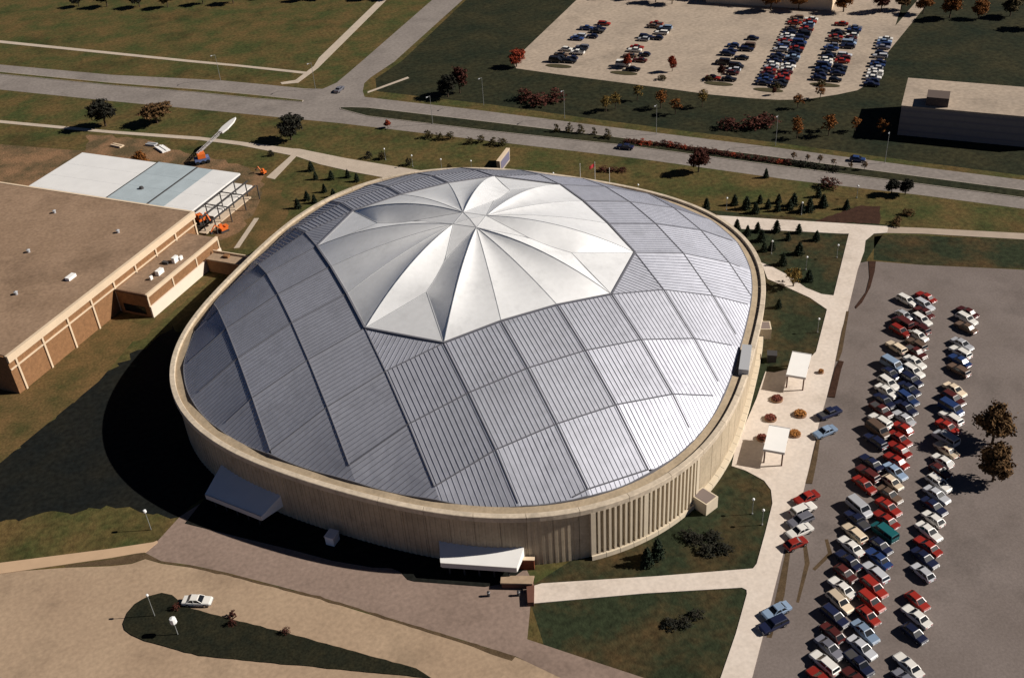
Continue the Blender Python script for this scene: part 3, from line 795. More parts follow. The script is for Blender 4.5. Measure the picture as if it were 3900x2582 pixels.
# side exits: small boxes against the wall
for c, ang in (((15.9, -62.6), R(-72)), ((53.6, -24.3), R(-28))):
    b = MB(); oriented_box(b, c, ang, 1.7, 1.5, 0, 2.5); o = b.build('exit_box', FIN_CONC, stadium)
    b = MB(); oriented_box(b, c, ang, 1.45, 1.25, 2.5, 2.54); b.build('exit_roof', mat('exit_gravel', (0.20, 0.16, 0.145), 0.9), o)

# plaza canopies: white slabs on posts, standing clear of the wall
def plaza_canopy(c, ang, lng, wid, label):
    t = thing('plaza_canopy', (c[0], c[1], 0), ang, label, 'canopy', 'white canopies over the plaza doors')
    b = MB(); b.box(-lng / 2, lng / 2, -wid / 2, wid / 2, 2.95, 3.3); b.build('canopy_slab', WHITE, t)
    for s in (-1, 1):
        for w in (-1, 1):
            b = MB(); b.box(s * (lng / 2 - 0.25) - 0.13, s * (lng / 2 - 0.25) + 0.13, w * (wid / 2 - 0.3) - 0.13, w * (wid / 2 - 0.3) + 0.13, 0.1, 2.95); b.build('canopy_post', mat('bronze_post', (0.16, 0.085, 0.055), 0.6), t)
    for s in (-1, 1):
        b = MB(); b.box(s * (lng / 2 + 0.06), s * (lng / 2 - 0.05), -wid / 2 - 0.05, wid / 2 + 0.05, 2.90, 3.38); b.build('canopy_trim', OFFWHITE, t)
    return t
plaza_canopy((51.3, -39.9), R(-134), 8.0, 3.7, 'white flat canopy on brown posts beside the lawn at the plaza')
plaza_canopy((34.6, -56.5), R(-133), 7.0, 3.7, 'white flat canopy on brown posts between two round flower planters')

# ------------------------------------------------------------------ buildings west of the stadium
U = Vector((0.70711, 0.70711)); V = Vector((-0.70711, 0.70711))
def uv(u, v): p = U * u + V * v; return (p.x, p.y)
def uvbox(mb, u0, u1, v0, v1, z0, z1):
    mb.hexa([(*uv(u, v), z) for z in (z0, z1) for v in (v0, v1) for u in (u0, u1)])
hall = thing('brick_hall', (0, 0, 0), 0, 'large brown gravel-roofed hall with cream fascia and brick panels', 'building')
def part(par, name, m, *boxes):
    b = MB()
    for q in boxes: uvbox(b, *q)
    return b.build(name, m, par)
HU0, HU1, HV0, HV1, HH = -44.0, 20.2, 85.2, 150.0, 9.4
part(hall, 'wall', BRICK, (HU0, HU1, HV0 + 0.25, HV1, 0, HH - 0.2))
part(hall, 'roof', GRAVEL, (HU0 + 0.4, HU1 - 0.4, HV0 + 0.5, HV1 - 0.4, HH - 0.2, HH - 0.02))
part(hall, 'fascia', CREAM, (HU0, HU1, HV0 - 0.25, HV0 + 0.5, HH - 1.5, HH + 0.12))
part(hall, 'fascia', CREAM, (HU1 - 0.4, HU1 + 0.2, HV0 + 0.5, HV1, HH - 1.0, HH + 0.1))
for k in range(9):
    u = HU0 + 2 + k * 7.7
    part(hall, 'pilaster', CREAM, (u - 0.22, u + 0.22, HV0 - 0.05, HV0 + 0.3, 0, HH - 1.52))
part(hall, 'sill_band', CREAM, (HU0, HU1, HV0 + 0.0, HV0 + 0.26, 6.0, 6.3))
part(hall, 'roof_unit', WHITE, (-16.0, -13.6, 93.0, 94.2, HH - 0.02, HH + 0.7))
for u, v in ((-24, 101), (-8, 112), (6, 97), (-30, 118), (10, 120)):
    b = MB(); b.lathe([(0.35, HH - 0.02), (0.35, HH + 0.6), (0.5, HH + 0.65), (0.0, HH + 0.9)], 10, uv(u, v)); b.build('roof_vent', GREYMET, hall)
wing = thing('brick_wing', (0, 0, 0), 0, 'long low flat-roofed wing with cream base wall and two white roof units', 'building')
WU0, WU1, WV0, WV1, WH = -11.6, 16.0, 76.2, 84.95, 6.0
part(wing, 'wall', BRICK, (WU0, WU1, WV0 + 0.15, WV1, 0, WH - 0.3))
part(wing, 'roof', GRAVEL, (WU0 + 0.35, WU1 - 0.35, WV0 + 0.5, WV1, WH - 0.3, WH - 0.1))
part(wing, 'coping', CREAM, (WU0, WU1, WV0 - 0.05, WV0 + 0.5, WH - 0.75, WH + 0.08))
part(wing, 'coping', mat('brown_coping', (0.14, 0.08, 0.05), 0.9), (WU0 - 0.05, WU0 + 0.35, WV0 + 0.5, WV1, WH - 0.5, WH + 0.05))
part(wing, 'base_wall', mat('pale_base', (0.78, 0.68, 0.57), 0.85, var=0.06, scale=0.3), (WU0 + 0.0, WU1, WV0 - 0.25, WV0 + 0.14, 0, 2.9))
for u in (WU0 + 0.15, -2.4, 6.8, WU1 - 0.15):
    part(wing, 'pilaster', CREAM, (u - 0.2, u + 0.2, WV0 - 0.02, WV0 + 0.2, 2.9, WH - 0.76))
part(wing, 'end_window', GLASS, (WU0 - 0.04, WU0 + 0.05, WV0 + 1.5, WV1 - 1.2, 0.6, 2.6))
for u, v, s, h in ((-2.6, 79.3, 1.0, 1.0), (3.0, 79.0, 0.8, 1.3), (4.3, 78.4, 0.5, 0.8), (-5.4, 79.6, 0.4, 0.8)):
    b = MB(); uvbox(b, u - s, u + s, v - s * 0.5, v + s * 0.5, WH - 0.1, WH + h); b.build('roof_unit', WHITE, wing)
b = MB(); uvbox(b, 1.2, 2.0, 80.0, 81.6, WH - 0.1, WH + 0.5); b.build('roof_vent', DARK, wing)
link_ = thing('link_corridor', (0, 0, 0), 0, 'low flat corridor joining the brick wing to the stadium wall', 'corridor')
def seg_box(name, m, a, c, w, z0, z1, par):
    a, c = Vector(a), Vector(c); d = (c - a).normalized(); n = Vector((-d.y, d.x)) * w / 2
    b = MB(); b.hexa([(*p, z) for z in (z0, z1) for p in (a - n, c - n, a + n, c + n)]); return b.build(name, m, par)
seg_box('wall', BRICK, (-45.6, 61.2), (-34.6, 50.3), 3.0, 0, 3.3, link_)
seg_box('roof', TAN_CONC, (-45.6, 61.3), (-34.4, 50.1), 3.4, 3.3, 3.6, link_)
seg_box('parapet', CREAM, (-44.5, 62.7), (-33.6, 51.9), 0.3, 3.6, 4.1, link_)
seg_box('roof_hatch', BRICK, (-42.6, 58.9), (-41.6, 57.9), 1.0, 3.6, 4.2, link_)

# ------------------------------------------------------------------ steel-framed extension under construction
ext = thing('unfinished_extension', (0, 0, 0), 0, 'unfinished steel-framed extension with blue-grey and white roof decks', 'building')
EU0, EU1, EH = 20.7, 49.4, 4.7
for v0, v1, m, h in ((91.9, 100.7, DECK_WHITE, 5.2), (100.7, 105.7, DECK_BLUE, 5.16), (106.1, 118.9, DECK_BLUE, 5.3), (119.2, 146.0, DECK_WHITE, 5.0)):
    n = 4
    for k in range(n):
        a = EU0 + (EU1 - EU0) * k / n; c = EU0 + (EU1 - EU0) * (k + 1) / n
        part(ext, 'deck_panel', m, (a + 0.02, c - 0.02, v0, v1, EH, h))
NEWSLAB = mat('new_slab', (0.70, 0.68, 0.65), 0.85, var=0.1, scale=0.4)
part(ext, 'floor_slab', NEWSLAB, (33.5, 52.0, 90.8, 130.0, 0, 0.4))
part(ext, 'floor_slab', mat('tan_slab', (0.58, 0.46, 0.34), 0.9, var=0.15, scale=0.4), (25.0, 46.0, 87.3, 89.7, 0, 0.35))
part(ext, 'block_wall', mat('block_wall', (0.30, 0.27, 0.25), 0.9), (EU0, EU0 + 0.4, 100.0, 145.0, 0, EH))
for v in (105.9, 119.05):
    part(ext, 'roof_beam', DARK, (EU0, EU1, v - 0.18, v + 0.18, EH + 0.1, EH + 0.66))
for v in (92.0, 88.3, 84.6):
    z = 4.2
    part(ext, 'steel_beam', DARK, (EU0 + 0.5 + (4 if v < 90 else 0), EU1 - 0.4 - (92 - v) * 0.5, v - 0.13, v + 0.13, z, z + 0.36))
    for k in range(4):
        u = EU0 + 5.5 + k * 6.6
        part(ext, 'steel_column', DARK, (u - 0.11, u + 0.11, v - 0.11, v + 0.11, 0, z))
for u in (EU0 + 12, EU0 + 19):
    part(ext, 'cross_beam', DARK, (u - 0.1, u + 0.1, 84.7, 91.9, 4.22, 4.45))
b = MB(); p = uv(34, 113.0); b.lathe([(0.0, 6.1), (0.5, 5.9), (0.7, 5.25)], 8, p); b.build('roof_drain', DARK, ext)
b = MB(); b.slab(rough_edge([uv(*q) for q in ((26.5, 90.2), (33.0, 90.4), (38, 95), (38, 99), (27, 97))], 0.4, 1.2), 0.0, 0.05); structure('dug_soil_ground', b, SOIL)

def excavator(loc, rz, label, s=1.0):
    t = thing('excavator', loc, rz, label, 'excavator', 'orange machines on the building site')
    t.scale = (s, s, s)
    for sd in (-1, 1):
        b = MB(); b.box(-1.6, 1.6, sd * 1.0 - 0.3, sd * 1.0 + 0.3, 0.0, 0.7); b.build('track', DARK, t)
    b = MB(); b.box(-1.5, 1.2, -1.1, 1.1, 0.75, 1.7); b.box(-1.9, -0.6, -1.0, 1.0, 1.7, 2.1); b.build('body', ORANGE, t)
    b = MB(); b.box(0.0, 1.2, -1.1, -0.1, 1.7, 2.9); o = b.build('cab', ORANGE, t)
    b = MB(); b.box(1.2, 1.24, -1.0, -0.2, 1.9, 2.8); b.build('cab_window', GLASS, o)
    b = MB(); b.bar((0.9, 0.45, 1.6), (3.2, 0.45, 4.0), 0.35); b.bar((3.2, 0.45, 4.0), (5.2, 0.45, 2.0), 0.3); b.build('arm', ORANGE, t)
    b = MB(); b.box(4.7, 5.5, 0.0, 0.9, 1.2, 2.0); b.build('bucket', DARK, t)
    return t
excavator((*uv(30.5, 92.6), 0.05), R(-70), 'orange excavator working in the dark dug soil beside the hall corner', 0.9)
excavator((*L['machines'][1], 0.02), R(200), 'orange excavator on bare dirt at the south end of the steel frame', 0.7)
excavator((*L['machines'][2], 0.02), R(120), 'small orange excavator alone on the lawn edge by the spur path', 0.5)
crane = thing('mobile_crane', (-37.6, 124.2, 0.02), 0, 'orange mobile crane with long grey boom and white boom head', 'crane')
b = MB(); b.box(-1.6, 2.6, -1.2, 1.2, 0.7, 1.7); b.build('chassis', mat('crane_blue', (0.12, 0.17, 0.34), 0.5), crane)
b = MB(); b.box(-0.6, 1.6, -1.25, 1.25, 1.7, 3.0); b.build('cab', ORANGE, crane)
for x in (-1.0, 0.6, 2.0):
    for y in (-1.2, 1.2):
        b = MB(); b.tube((x, y - 0.2, 0.55), (x, y + 0.2, 0.55), 0.55, 0.55, 12); b.build('wheel', TYRE, crane)
tip = Vector((-24.2 + 37.6, 132.2 - 124.2, 8.0)); root = Vector((-0.5, 0.3, 2.8))
bm_ = MB()
for e in ((0.45, 0.3), (-0.45, 0.3), (0.0, -0.4)):
    o = Vector((-0.45 * e[0], 0.9 * e[0], e[1])); bm_.bar(root + o * 0.8, root.lerp(tip, 0.62) + o, 0.16)
for k in range(12):
    a = root.lerp(tip, 0.62 * k / 12); c = root.lerp(tip, 0.62 * (k + 1) / 12); s = 1 if k % 2 else -1
    bm_.bar(a + Vector((-0.2 * s, 0.4 * s, 0.3)), c + Vector((0.2 * s, -0.4 * s, 0.3)), 0.12)
    bm_.bar(a + Vector((-0.2 * s, 0.4 * s, 0.3)), c + Vector((0, 0, -0.4)), 0.12)
bm_.build('boom', mat('boom_grey', (0.42, 0.40, 0.40), 0.6), crane)
b = MB(); a = root.lerp(tip, 0.60); n = Vector((-0.5, 0.85, 0.0))
pts = [(a, 0.9), (root.lerp(tip, 0.72), 1.25), (root.lerp(tip, 0.9), 0.9), (tip, 0.12)]
i = 0
for p, w in pts:
    for q in (p - n * w - Vector((0, 0, 0.25)), p + n * w - Vector((0, 0, 0.25)), p + n * w + Vector((0, 0, 0.25)), p - n * w + Vector((0, 0, 0.25))): b.v.append(tuple(q))
for k in range(3):
    for e in range(4): b.f.append([k * 4 + e, k * 4 + (e + 1) % 4, k * 4 + 4 + (e + 1) % 4, k * 4 + 4 + e]); b.mi.append(0)
b.f += [[3, 2, 1, 0], [12, 13, 14, 15]]; b.mi += [0, 0]
b.build('boom_head', WHITE, crane)

rng = random.Random(5)
DEB = [('white tarpaulin sheet lying on the dirt behind the blue-grey deck', (2.6, 1.3), WHITE), ('pale timber stack on the dirt near the yard path', (2.0, 0.9), CREAM), ('low grey pipe stack at the north edge of the dirt yard', (1.6, 1.0), GREYMET)]
for k, (lab, s, m) in enumerate(DEB):
    p = L['debris'][(1, 0, 2)[k]]
    t = thing('material_stack', (*p, 0.02), rng.random() * 3, lab, 'materials')
    for e in range(4):
        b = MB(); b.box(-s[0], s[0], -s[1] + e * s[1] * 0.5, -s[1] + e * s[1] * 0.5 + s[1] * 0.46, 0, 0.35 + 0.2 * (e % 2)); b.build('bundle', m, t)

# ------------------------------------------------------------------ building at the edge of the far field
fb = thing('field_building', (0, 0, 0), 0, 'blocky grey building with flat tan roof beside the dark field', 'building')
part(fb, 'wall', mat('grey_brick', (0.25, 0.225, 0.215), 0.9, var=0.12, scale=0.8), (128.7, 149.5, -110, -72.2, 0, 8.3))
part(fb, 'roof', LOTCONC, (128.6, 149.6, -110.1, -72.1, 8.3, 8.7))
part(fb, 'roof_house', mat('roof_house_brown', (0.10, 0.075, 0.065), 0.9), (130.0, 135.5, -84.0, -78.2, 8.7, 11.2))
for z in (1.2, 3.2, 5.2, 7.0):
    part(fb, 'string_course', mat('grey_course', (0.20, 0.18, 0.19), 0.9), (128.62, 128.75, -110, -72.3, z, z + 0.5))
far2 = thing('field_shed', (0, 0, 0), 0, 'long low tan shed beyond the far parking lot', 'building')
part(far2, 'wall', CREAM, (232, 244, -40, 6, 0, 4.5)); part(far2, 'roof', GRAVEL, (231.6, 244.4, -40.4, 6.4, 4.5, 4.8))

# ------------------------------------------------------------------ signs, poles, small street furniture
sign = thing('slab_sign', (38.3, 77.6, 0), R(48), 'upright concrete slab sign standing on the lawn behind the dome', 'sign')
b = MB(); b.hexa([(-4.0, -0.5, 0), (3.6, -0.5, 0), (-4.0, 0.5, 0), (3.6, 0.5, 0), (-4.4, -0.5, 3.4), (4.2, -0.5, 3.4), (-4.4, 0.5, 3.4), (4.2, 0.5, 3.4)]); b.build('slab', mat('sign_concrete', (0.42, 0.36, 0.31), 0.9, var=0.15), sign)
b = MB(); b.box(-4.42, 4.22, -0.52, 0.52, 3.4, 3.55); b.build('cap', CREAM, sign)
b = MB(); b.box(-3.6, 3.3, -0.56, -0.51, 0.6, 3.0); b.build('sign_face', mat('sign_blue_grey', (0.16, 0.15, 0.22), 0.6), sign)
b = MB(); b.box(-4.8, -2.6, -1.6, -0.6, 0, 0.45); b.build('flower_bed', RUST, sign)
for k, p in enumerate(L['flag']):
    t = thing('flagpole', (*p, 0), 0, ('white flagpole flying a red flag, middle of the three', 'bare white flagpole standing beside the slab sign end', 'bare white flagpole at the highway-crossing end of the row')[(1, 0, 2)[k]], 'flagpole', 'flagpoles on the back lawn')
    h = (6.0, 7.4, 6.6)[k]
    b = MB(); b.tube((0, 0, 0), (0, 0, h), 0.11, 0.06, 8); b.build('pole', WHITE, t)
    b = MB(); b.lathe([(0.0, h + 0.2), (0.12, h + 0.1), (0.0, h)], 8); b.build('finial', WHITE, t)
    b = MB(); b.lathe([(0.35, 0), (0.35, 0.15), (0.0, 0.15)], 10); b.build('base', kerbm, t)
    if k == 1:
        b = MB()
        for s in range(5): b.quad((-0.1 - 0.3 * s, 0.08 * math.sin(s * 1.4), h - 1.2 - 0.1 * s), (-0.4 - 0.3 * s, 0.08 * math.sin(s * 1.4 + 1.4), h - 1.3 - 0.1 * s), (-0.4 - 0.3 * s, 0.08 * math.sin(s * 1.4 + 1.4), h - 0.3 - 0.1 * s), (-0.1 - 0.3 * s, 0.08 * math.sin(s * 1.4), h - 0.2 - 0.1 * s))
        b.build('flag', FLAG_RED, t)

def globe_proto():
    a = MB(); a.tube((0, 0, 0), (0, 0, 3.2), 0.07, 0.05, 6); a.lathe([(0.16, 0), (0.16, 0.3), (0.07, 0.35)], 8)
    g = MB(); g.lathe([(0.08, 3.16), (0.20, 3.26), (0.25, 3.42), (0.20, 3.58), (0.0, 3.66)], 10)
    return a.mesh('lamp_post', POLE), g.mesh('lamp_globe', LAMP, True)
GP, GG = globe_proto()
GL = {}
spots = [(p, 'white globe lamp on a post along the west path') for p in L['lamp_globe'][:4]] + [(p, 'white globe lamp on the lawn behind the dome near the flagpoles') for p in L['lamp_globe_hid']] + [(L['lamp_globe'][4], 'white globe lamp beside the stand of conifers and the wide walk'), (L['lamp_globe'][5], 'white globe lamp in the middle of the conifer stand'), (L['lamp_globe'][6], 'white globe lamp near the mulch bed and the highway')] + [(p, 'white globe lamp on the lawn between dome and long walk') for p in L['lamp_globe'][7:11]] + [(p, 'white globe lamp on the lawn near the small exit box') for p in L['lamp_globe'][11:]]
for p, lab in spots:
    t = thing('globe_lamp', (*p, 0), 0, lab, 'lamp post', 'globe lamps around the stadium')
    mesh_obj('post', GP, t); mesh_obj('globe', GG, t)
def light_proto(h, arm):
    a = MB(); a.tube((0, 0, 0), (0, 0, h), 0.09, 0.05, 6)
    q = MB(); q.bar((0, 0, h - 0.1), (arm, 0, h + 0.35), 0.07)
    g = MB(); g.box(arm - 0.1, arm + 0.65, -0.14, 0.14, h + 0.28, h + 0.44)
    return a.mesh('pole', POLE), q.mesh('arm', POLE), g.mesh('head', GREYMET)
SL = light_proto(9.0, 1.8)
for k, p in enumerate(L['street_light']):
    lab = ('tall street light on the verge west of the junction', 'tall street light at the junction corner', 'tall street light in the dark field by the red tree', 'tall street light standing in the grassed median', 'tall street light on the field verge above the median trees', 'tall street light opposite the maroon tree', 'tall street light on the field verge beside the red hedge', 'tall street light on the field verge by the blue car')[k]
    t = thing('street_light', (*p, 0), R(-135), lab, 'street light', 'tall street lights along the highway')
    for nm, me in zip(('pole', 'arm', 'head'), SL): mesh_obj(nm, me, t)
for k, p in enumerate(L['front_light']):
    lab = ('slim light pole in the round end of the dark island', 'short light with a bright white head on the dark island', 'slim light pole at the corner of the west lawn and drive')[k]
    t = thing('drive_light', (*p, 0.1), R(40 * k), lab, 'light', 'lights by the front drive')
    h = (4.5, 2.6, 4.0)[k]
    b = MB(); b.tube((0, 0, 0), (0, 0, h), 0.08, 0.05, 6); b.build('pole', POLE, t)
    b = MB(); s = (0.22, 0.55, 0.3)[k]; b.lathe([(0.1, h), (s, h + 0.2), (s * 0.9, h + s * 2), (0, h + s * 2.3)], 8); b.build('lamp_head', LAMP, t)

# planters on the plaza
for k, p in enumerate(L['planter']):
    r = (1.15, 1.15, 1.2, 1.1, 1.0, 0.55)[k]
    lab = ('round brick planter of dark red flowers touching the canopy post shadow', 'round planter of dark red flowers in mid plaza', 'round planter of orange flowers in mid plaza near the kerb', 'round planter of golden flowers outside the second canopy', 'round planter of dark red flowers between wall and second canopy', 'small round planter of orange flowers out by the walk kerb')[k]
    t = thing('flower_planter', (*p, 0.10), 0, lab, 'planter', 'round planters on the plaza')
    b = MB(); b.lathe([(r, 0), (r, 0.35), (r - 0.12, 0.38), (r - 0.14, 0.30), (0, 0.30)], 20); b.build('rim', mat('planter_rim', (0.30, 0.17, 0.10), 0.9), t)
    fm = mat('planter_dark', (0.17, 0.045, 0.030), 0.9, island=0.4) if k in (0, 1, 4) else mat('planter_gold', (0.40, 0.17, 0.045), 0.9, island=0.35)
    b = MB(); rg = random.Random(k)
    for _ in range(160):
        a = rg.random() * 6.283; d = (r - 0.15) * math.sqrt(rg.random()); s = 0.09 + 0.06 * rg.random()
        c = Vector((d * math.cos(a), d * math.sin(a), 0.42 + 0.2 * (1 - d / r) + 0.12 * rg.random())); n = Vector((rg.gauss(0, 0.5), rg.gauss(0, 0.5), 1)).normalized(); x = n.orthogonal().normalized() * s; y = n.cross(x).normalized() * s
        b.quad(c - x - y, c + x - y, c + x + y, c - x + y)
    b.build('flowers', fm, t)
    b = MB(); b.lathe([(r - 0.13, 0.36), (0.0, 0.48)], 16); b.build('leaf_bed', LEAF['olive'], t)
# cabinet in the shade of the front wall
t = thing('utility_cabinet', (*L['hvac'][0], 0.01), R(45), 'pale blue-white utility cabinet in the shade below the front wall', 'cabinet')
b = MB(); b.box(-0.95, 0.95, -0.8, 0.8, 0, 1.9); b.build('body', WHITE, t)
b = MB(); b.box(-1.05, 1.05, -0.9, 0.9, 1.9, 2.0); b.build('lid', WHITE, t)
for s in (-1, 1):
    b = MB(); b.box(-0.45 + s * 0.46, 0.45 + s * 0.46, -0.84, -0.81, 0.2, 1.7); b.build('door', OFFWHITE, t)
# retaining walls at the canopy end of the south walk
t = thing('entrance_stair_wall', (-19.0, -65.3, 0), 0, 'low L-shaped brown stair wall with pale slab top by the front canopy', 'wall')
b = MB(); b.hexa([(*p, z) for z in (1.1, 1.35) for p in ((-3.6, 1.2), (0.9, -1.2), (-2.9, 2.6), (1.9, 0.2))]); b.build('slab_top', TAN_CONC, t)
brn = mat('brown_wall', (0.15, 0.065, 0.045), 0.9, var=0.2)
b = MB(); b.hexa([(*p, z) for z in (0.0, 1.1) for p in ((-3.4, 1.2), (0.9, -1.0), (-2.8, 2.4), (1.7, 0.2))]); b.build('block', brn, t)
b = MB(); b.hexa([(*p, z) for z in (0.0, 0.9) for p in ((-1.2, -4.0), (-0.3, -4.4), (0.0, -0.9), (1.2, -1.2))]); b.build('stair_flank', brn, t)
t = thing('brick_screen', (-17.2, -61.9, 0), R(-28), 'short red-brown brick screen under the end of the front canopy', 'wall')
b = MB(); b.box(-1.4, 1.4, -0.3, 0.3, 0, 2.2); b.build('brickwork', mat('red_brick', (0.24, 0.065, 0.03), 0.9, var=0.3, scale=3), t)
b = MB(); b.box(-1.5, 1.5, -0.38, 0.38, 2.2, 2.32); b.build('cap', CREAM, t)
# dark transformer box on the lawn by the wall
t = thing('transformer_box', (50.3, -32.6, 0), R(-35), 'dark metal box on the lawn against the dome beside a canopy', 'cabinet')
b = MB(); b.box(-0.9, 0.9, -0.8, 0.8, 0, 1.7); b.build('housing', DARK, t)
b = MB(); b.box(-1.0, 1.0, -0.9, 0.9, 1.7, 1.8); b.build('lid', DARK, t)
# bollards at the front drive edge
for p, lab in (((-24.9, -64.6), 'short dark bollard on the front drive below the white canopy'), ((-20.6, -66.6), 'short dark bollard on the front drive beside the stair wall')):
    t = thing('bollard', (*p, 0.01), 0, lab, 'bollard', 'bollards on the front drive')
    b = MB(); b.lathe([(0.25, 0), (0.22, 1.0), (0.0, 1.1)], 10); b.build('post', DARK, t)
    b = MB(); b.lathe([(0.24, 0.75), (0.26, 0.78), (0.26, 0.88), (0.24, 0.9)], 10); b.build('band', GREYMET, t)

# ------------------------------------------------------------------ trees and shrubs
def leaf_quads(b, centre, n, spread, size, rg, flat=0.6):
    for _ in range(n):
        d = Vector((rg.gauss(0, 1), rg.gauss(0, 1), rg.gauss(0, flat)))
        c = Vector(centre) + d * spread
        nn = (d.normalized() + Vector((rg.gauss(0, .6), rg.gauss(0, .6), rg.gauss(0.5, .5)))).normalized()
        x = nn.orthogonal().normalized(); x.rotate(Matrix.Rotation(rg.random() * 6.28, 3, nn)); y = nn.cross(x)
        s = size * (0.6 + 0.8 * rg.random())
        b.quad(c - x * s - y * s * .6, c + x * s - y * s * .6, c + x * s * .8 + y * s * .6, c - x * s * .8 + y * s * .6)
def round_tree(seed, clumps=150, per=28, bare=0.0):
    """unit-height broadleaf: crown mesh and trunk mesh"""
    rg = random.Random(seed); t = MB(); c = MB()
    t.tube((0, 0, 0), (0.01, 0, 0.30), 0.030, 0.022, 7)
    for k in range(7):
        a = k * 0.9 + rg.random(); r = 0.20 + 0.1 * rg.random(); z = 0.5 + 0.35 * rg.random()
        m = (r * 0.45 * math.cos(a), r * 0.45 * math.sin(a), z * 0.72)
        t.tube((0.01, 0, 0.22 + 0.02 * k), m, 0.014, 0.010, 5); t.tube(m, (r * math.cos(a), r * math.sin(a), z), 0.010, 0.003, 5)
    lobes = [(0.0, 0.0, 0.60, 0.24)]
    for k in range(7):
        a = k * 0.9 + rg.random() * 0.6; r = rg.uniform(0.14, 0.24); lobes.append((r * math.cos(a), r * math.sin(a), rg.uniform(0.38, 0.78), rg.uniform(0.12, 0.20)))
    lobes.append((rg.uniform(-.08, .08), rg.uniform(-.08, .08), 0.84, 0.14))
    for k in range(clumps):
        lx, ly, lz, lr = lobes[k % len(lobes)]
        d = Vector((rg.gauss(0, 1), rg.gauss(0, 1), rg.gauss(0.15, 0.9))).normalized() * lr * rg.uniform(0.55, 1.05)
        leaf_quads(c, (lx + d.x, ly + d.y, lz + d.z), per, 0.035 + 0.02 * rg.random(), 0.026, rg)
    return c.mesh('crown', LEAF['dark']), t.mesh('trunk', BARK)
def conifer_tree(seed):
    rg = random.Random(seed); t = MB(); c = MB()
    t.tube((0, 0, 0), (0, 0, 0.95), 0.022, 0.004, 6)
    for k in range(15):
        z = 0.08 + 0.86 * k / 15; r = 0.29 * (1 - z) ** 0.85 + 0.02; n = int(5 + 9 * (1 - z))
        for m in range(n):
            a = 6.283 * m / n + rg.random(); rr = r * (0.75 + 0.4 * rg.random())
            for s in range(4):
                f = (s + 0.5) / 4; p = Vector((rr * f * math.cos(a), rr * f * math.sin(a), z - 0.05 * f + 0.01 * rg.random()))
                leaf_quads(c, p, 3, 0.012, 0.030, rg, 0.4)
    leaf_quads(c, (0, 0, 0.97), 10, 0.012, 0.018, rg, 1.5)
    return c.mesh('crown', LEAF['conifer']), t.mesh('trunk', BARK)
def shrub(seed):
    rg = random.Random(seed); t = MB(); c = MB()
    for k in range(5):
        a = k * 1.26; t.tube((0, 0, 0), (0.25 * math.cos(a), 0.25 * math.sin(a), 0.6), 0.02, 0.006, 5)
    for k in range(34):
        a = rg.random() * 6.283; z = rg.uniform(0.08, 0.9); e = math.sqrt(max(0.05, 1 - ((z - 0.35) / 0.62) ** 2)) * 0.5
        r = e * rg.random() ** 0.5
        leaf_quads(c, (r * math.cos(a), r * math.sin(a), z), 18, 0.07, 0.045, rg)
    return c.mesh('crown', LEAF['olive']), t.mesh('trunk', BARK)
def sparse_tree(seed): return round_tree(seed, 48, 22)
PRO = {'round': [round_tree(s) for s in (1, 2, 3)], 'conifer': [conifer_tree(s) for s in (4, 5)], 'shrub': [shrub(s) for s in (6, 7)], 'sparse': [sparse_tree(s) for s in (8, 9)]}
prg = random.Random(77)
def plant(kind, name, p, h, colour, label, group=None, wide=1.0, cat='tree'):
    cm, tm = prg.choice(PRO[kind])
    t = thing(name, (p[0], p[1], 0), prg.random() * 6.28, label, cat, group)
    t.scale = (h * wide * prg.uniform(0.92, 1.08), h * wide * prg.uniform(0.92, 1.08), h * prg.uniform(0.95, 1.05))
    c = mesh_obj('crown', cm, t); c.material_slots[0].link = 'OBJECT'; c.material_slots[0].material = LEAF[colour]
    mesh_obj('trunk', tm, t)
    return t
plant('round', 'dark_tree', L['round_dark'][0], 8.2, 'dark', 'large round near-black tree beside the west path', wide=1.25)
plant('round', 'dark_tree', (-60, 168), 9.0, 'dark', 'tall dark tree next to the wide brown tree near the highway', wide=1.2)
plant('round', 'brown_tree', L['brown_tree'][0], 6.5, 'brown', 'wide orange-brown tree between highway and west path', wide=1.9)
plant('round', 'orange_tree', L['small_orange'][0], 2.8, 'red', 'small bright orange-red tree at the highway edge', wide=1.0)
plant('round', 'red_tree', L['small_orange'][1], 6.0, 'red', 'bright red tree at the corner of the far parking lot', wide=1.3)
plant('round', 'orange_tree', L['site_orange_tree'][0], 5.2, 'orange', 'round orange tree on the dirt beside the blue-grey deck', wide=1.25)
for p in L['conifer_nw']: plant('conifer', 'young_conifer', p, prg.uniform(2.2, 3.4), 'conifer', 'young dark conifer on the lawn between building site and dome', 'young conifers northwest of the dome', wide=1.25)
for k, p in enumerate(L['shrub_nw']): plant('shrub', 'dark_shrub', p, prg.uniform(1.6, 2.4), 'olive' if k % 2 else 'dark', 'dark round shrub on the lawn along the west path', 'shrubs along the west path', cat='shrub')
plant('round', 'red_tree', L['red_tree'][0], 8.8, 'maroon', 'tall dark red tree standing in the dark field near the junction', wide=0.8)
plant('round', 'dark_tree', L['dark_field_tree'][0], 7.5, 'dark', 'dark tree beside the tall red tree in the field', wide=1.2)
for k, p in enumerate(L['maroon_mass']): plant('shrub', 'maroon_thicket', p, 3.4, 'maroon', ('low dark maroon thicket in the field above the median trees' if k < 3 else 'low dark maroon thicket in the field below the far lot cars'), 'maroon thickets in the field', wide=1.9, cat='shrub')
for k, p in enumerate(L['yellow_tree']): plant('sparse', 'yellow_tree', p, prg.uniform(4.5, 6.0), 'yellow', 'thin yellowish tree in the dark field below the far lot', 'yellow trees in the field', wide=0.9)
for p in L['road_bush']: plant('shrub', 'verge_bush', p, prg.uniform(1.8, 2.5), 'olive', 'dark bush on the lawn verge along the near carriageway', 'verge bushes', wide=1.1, cat='shrub')
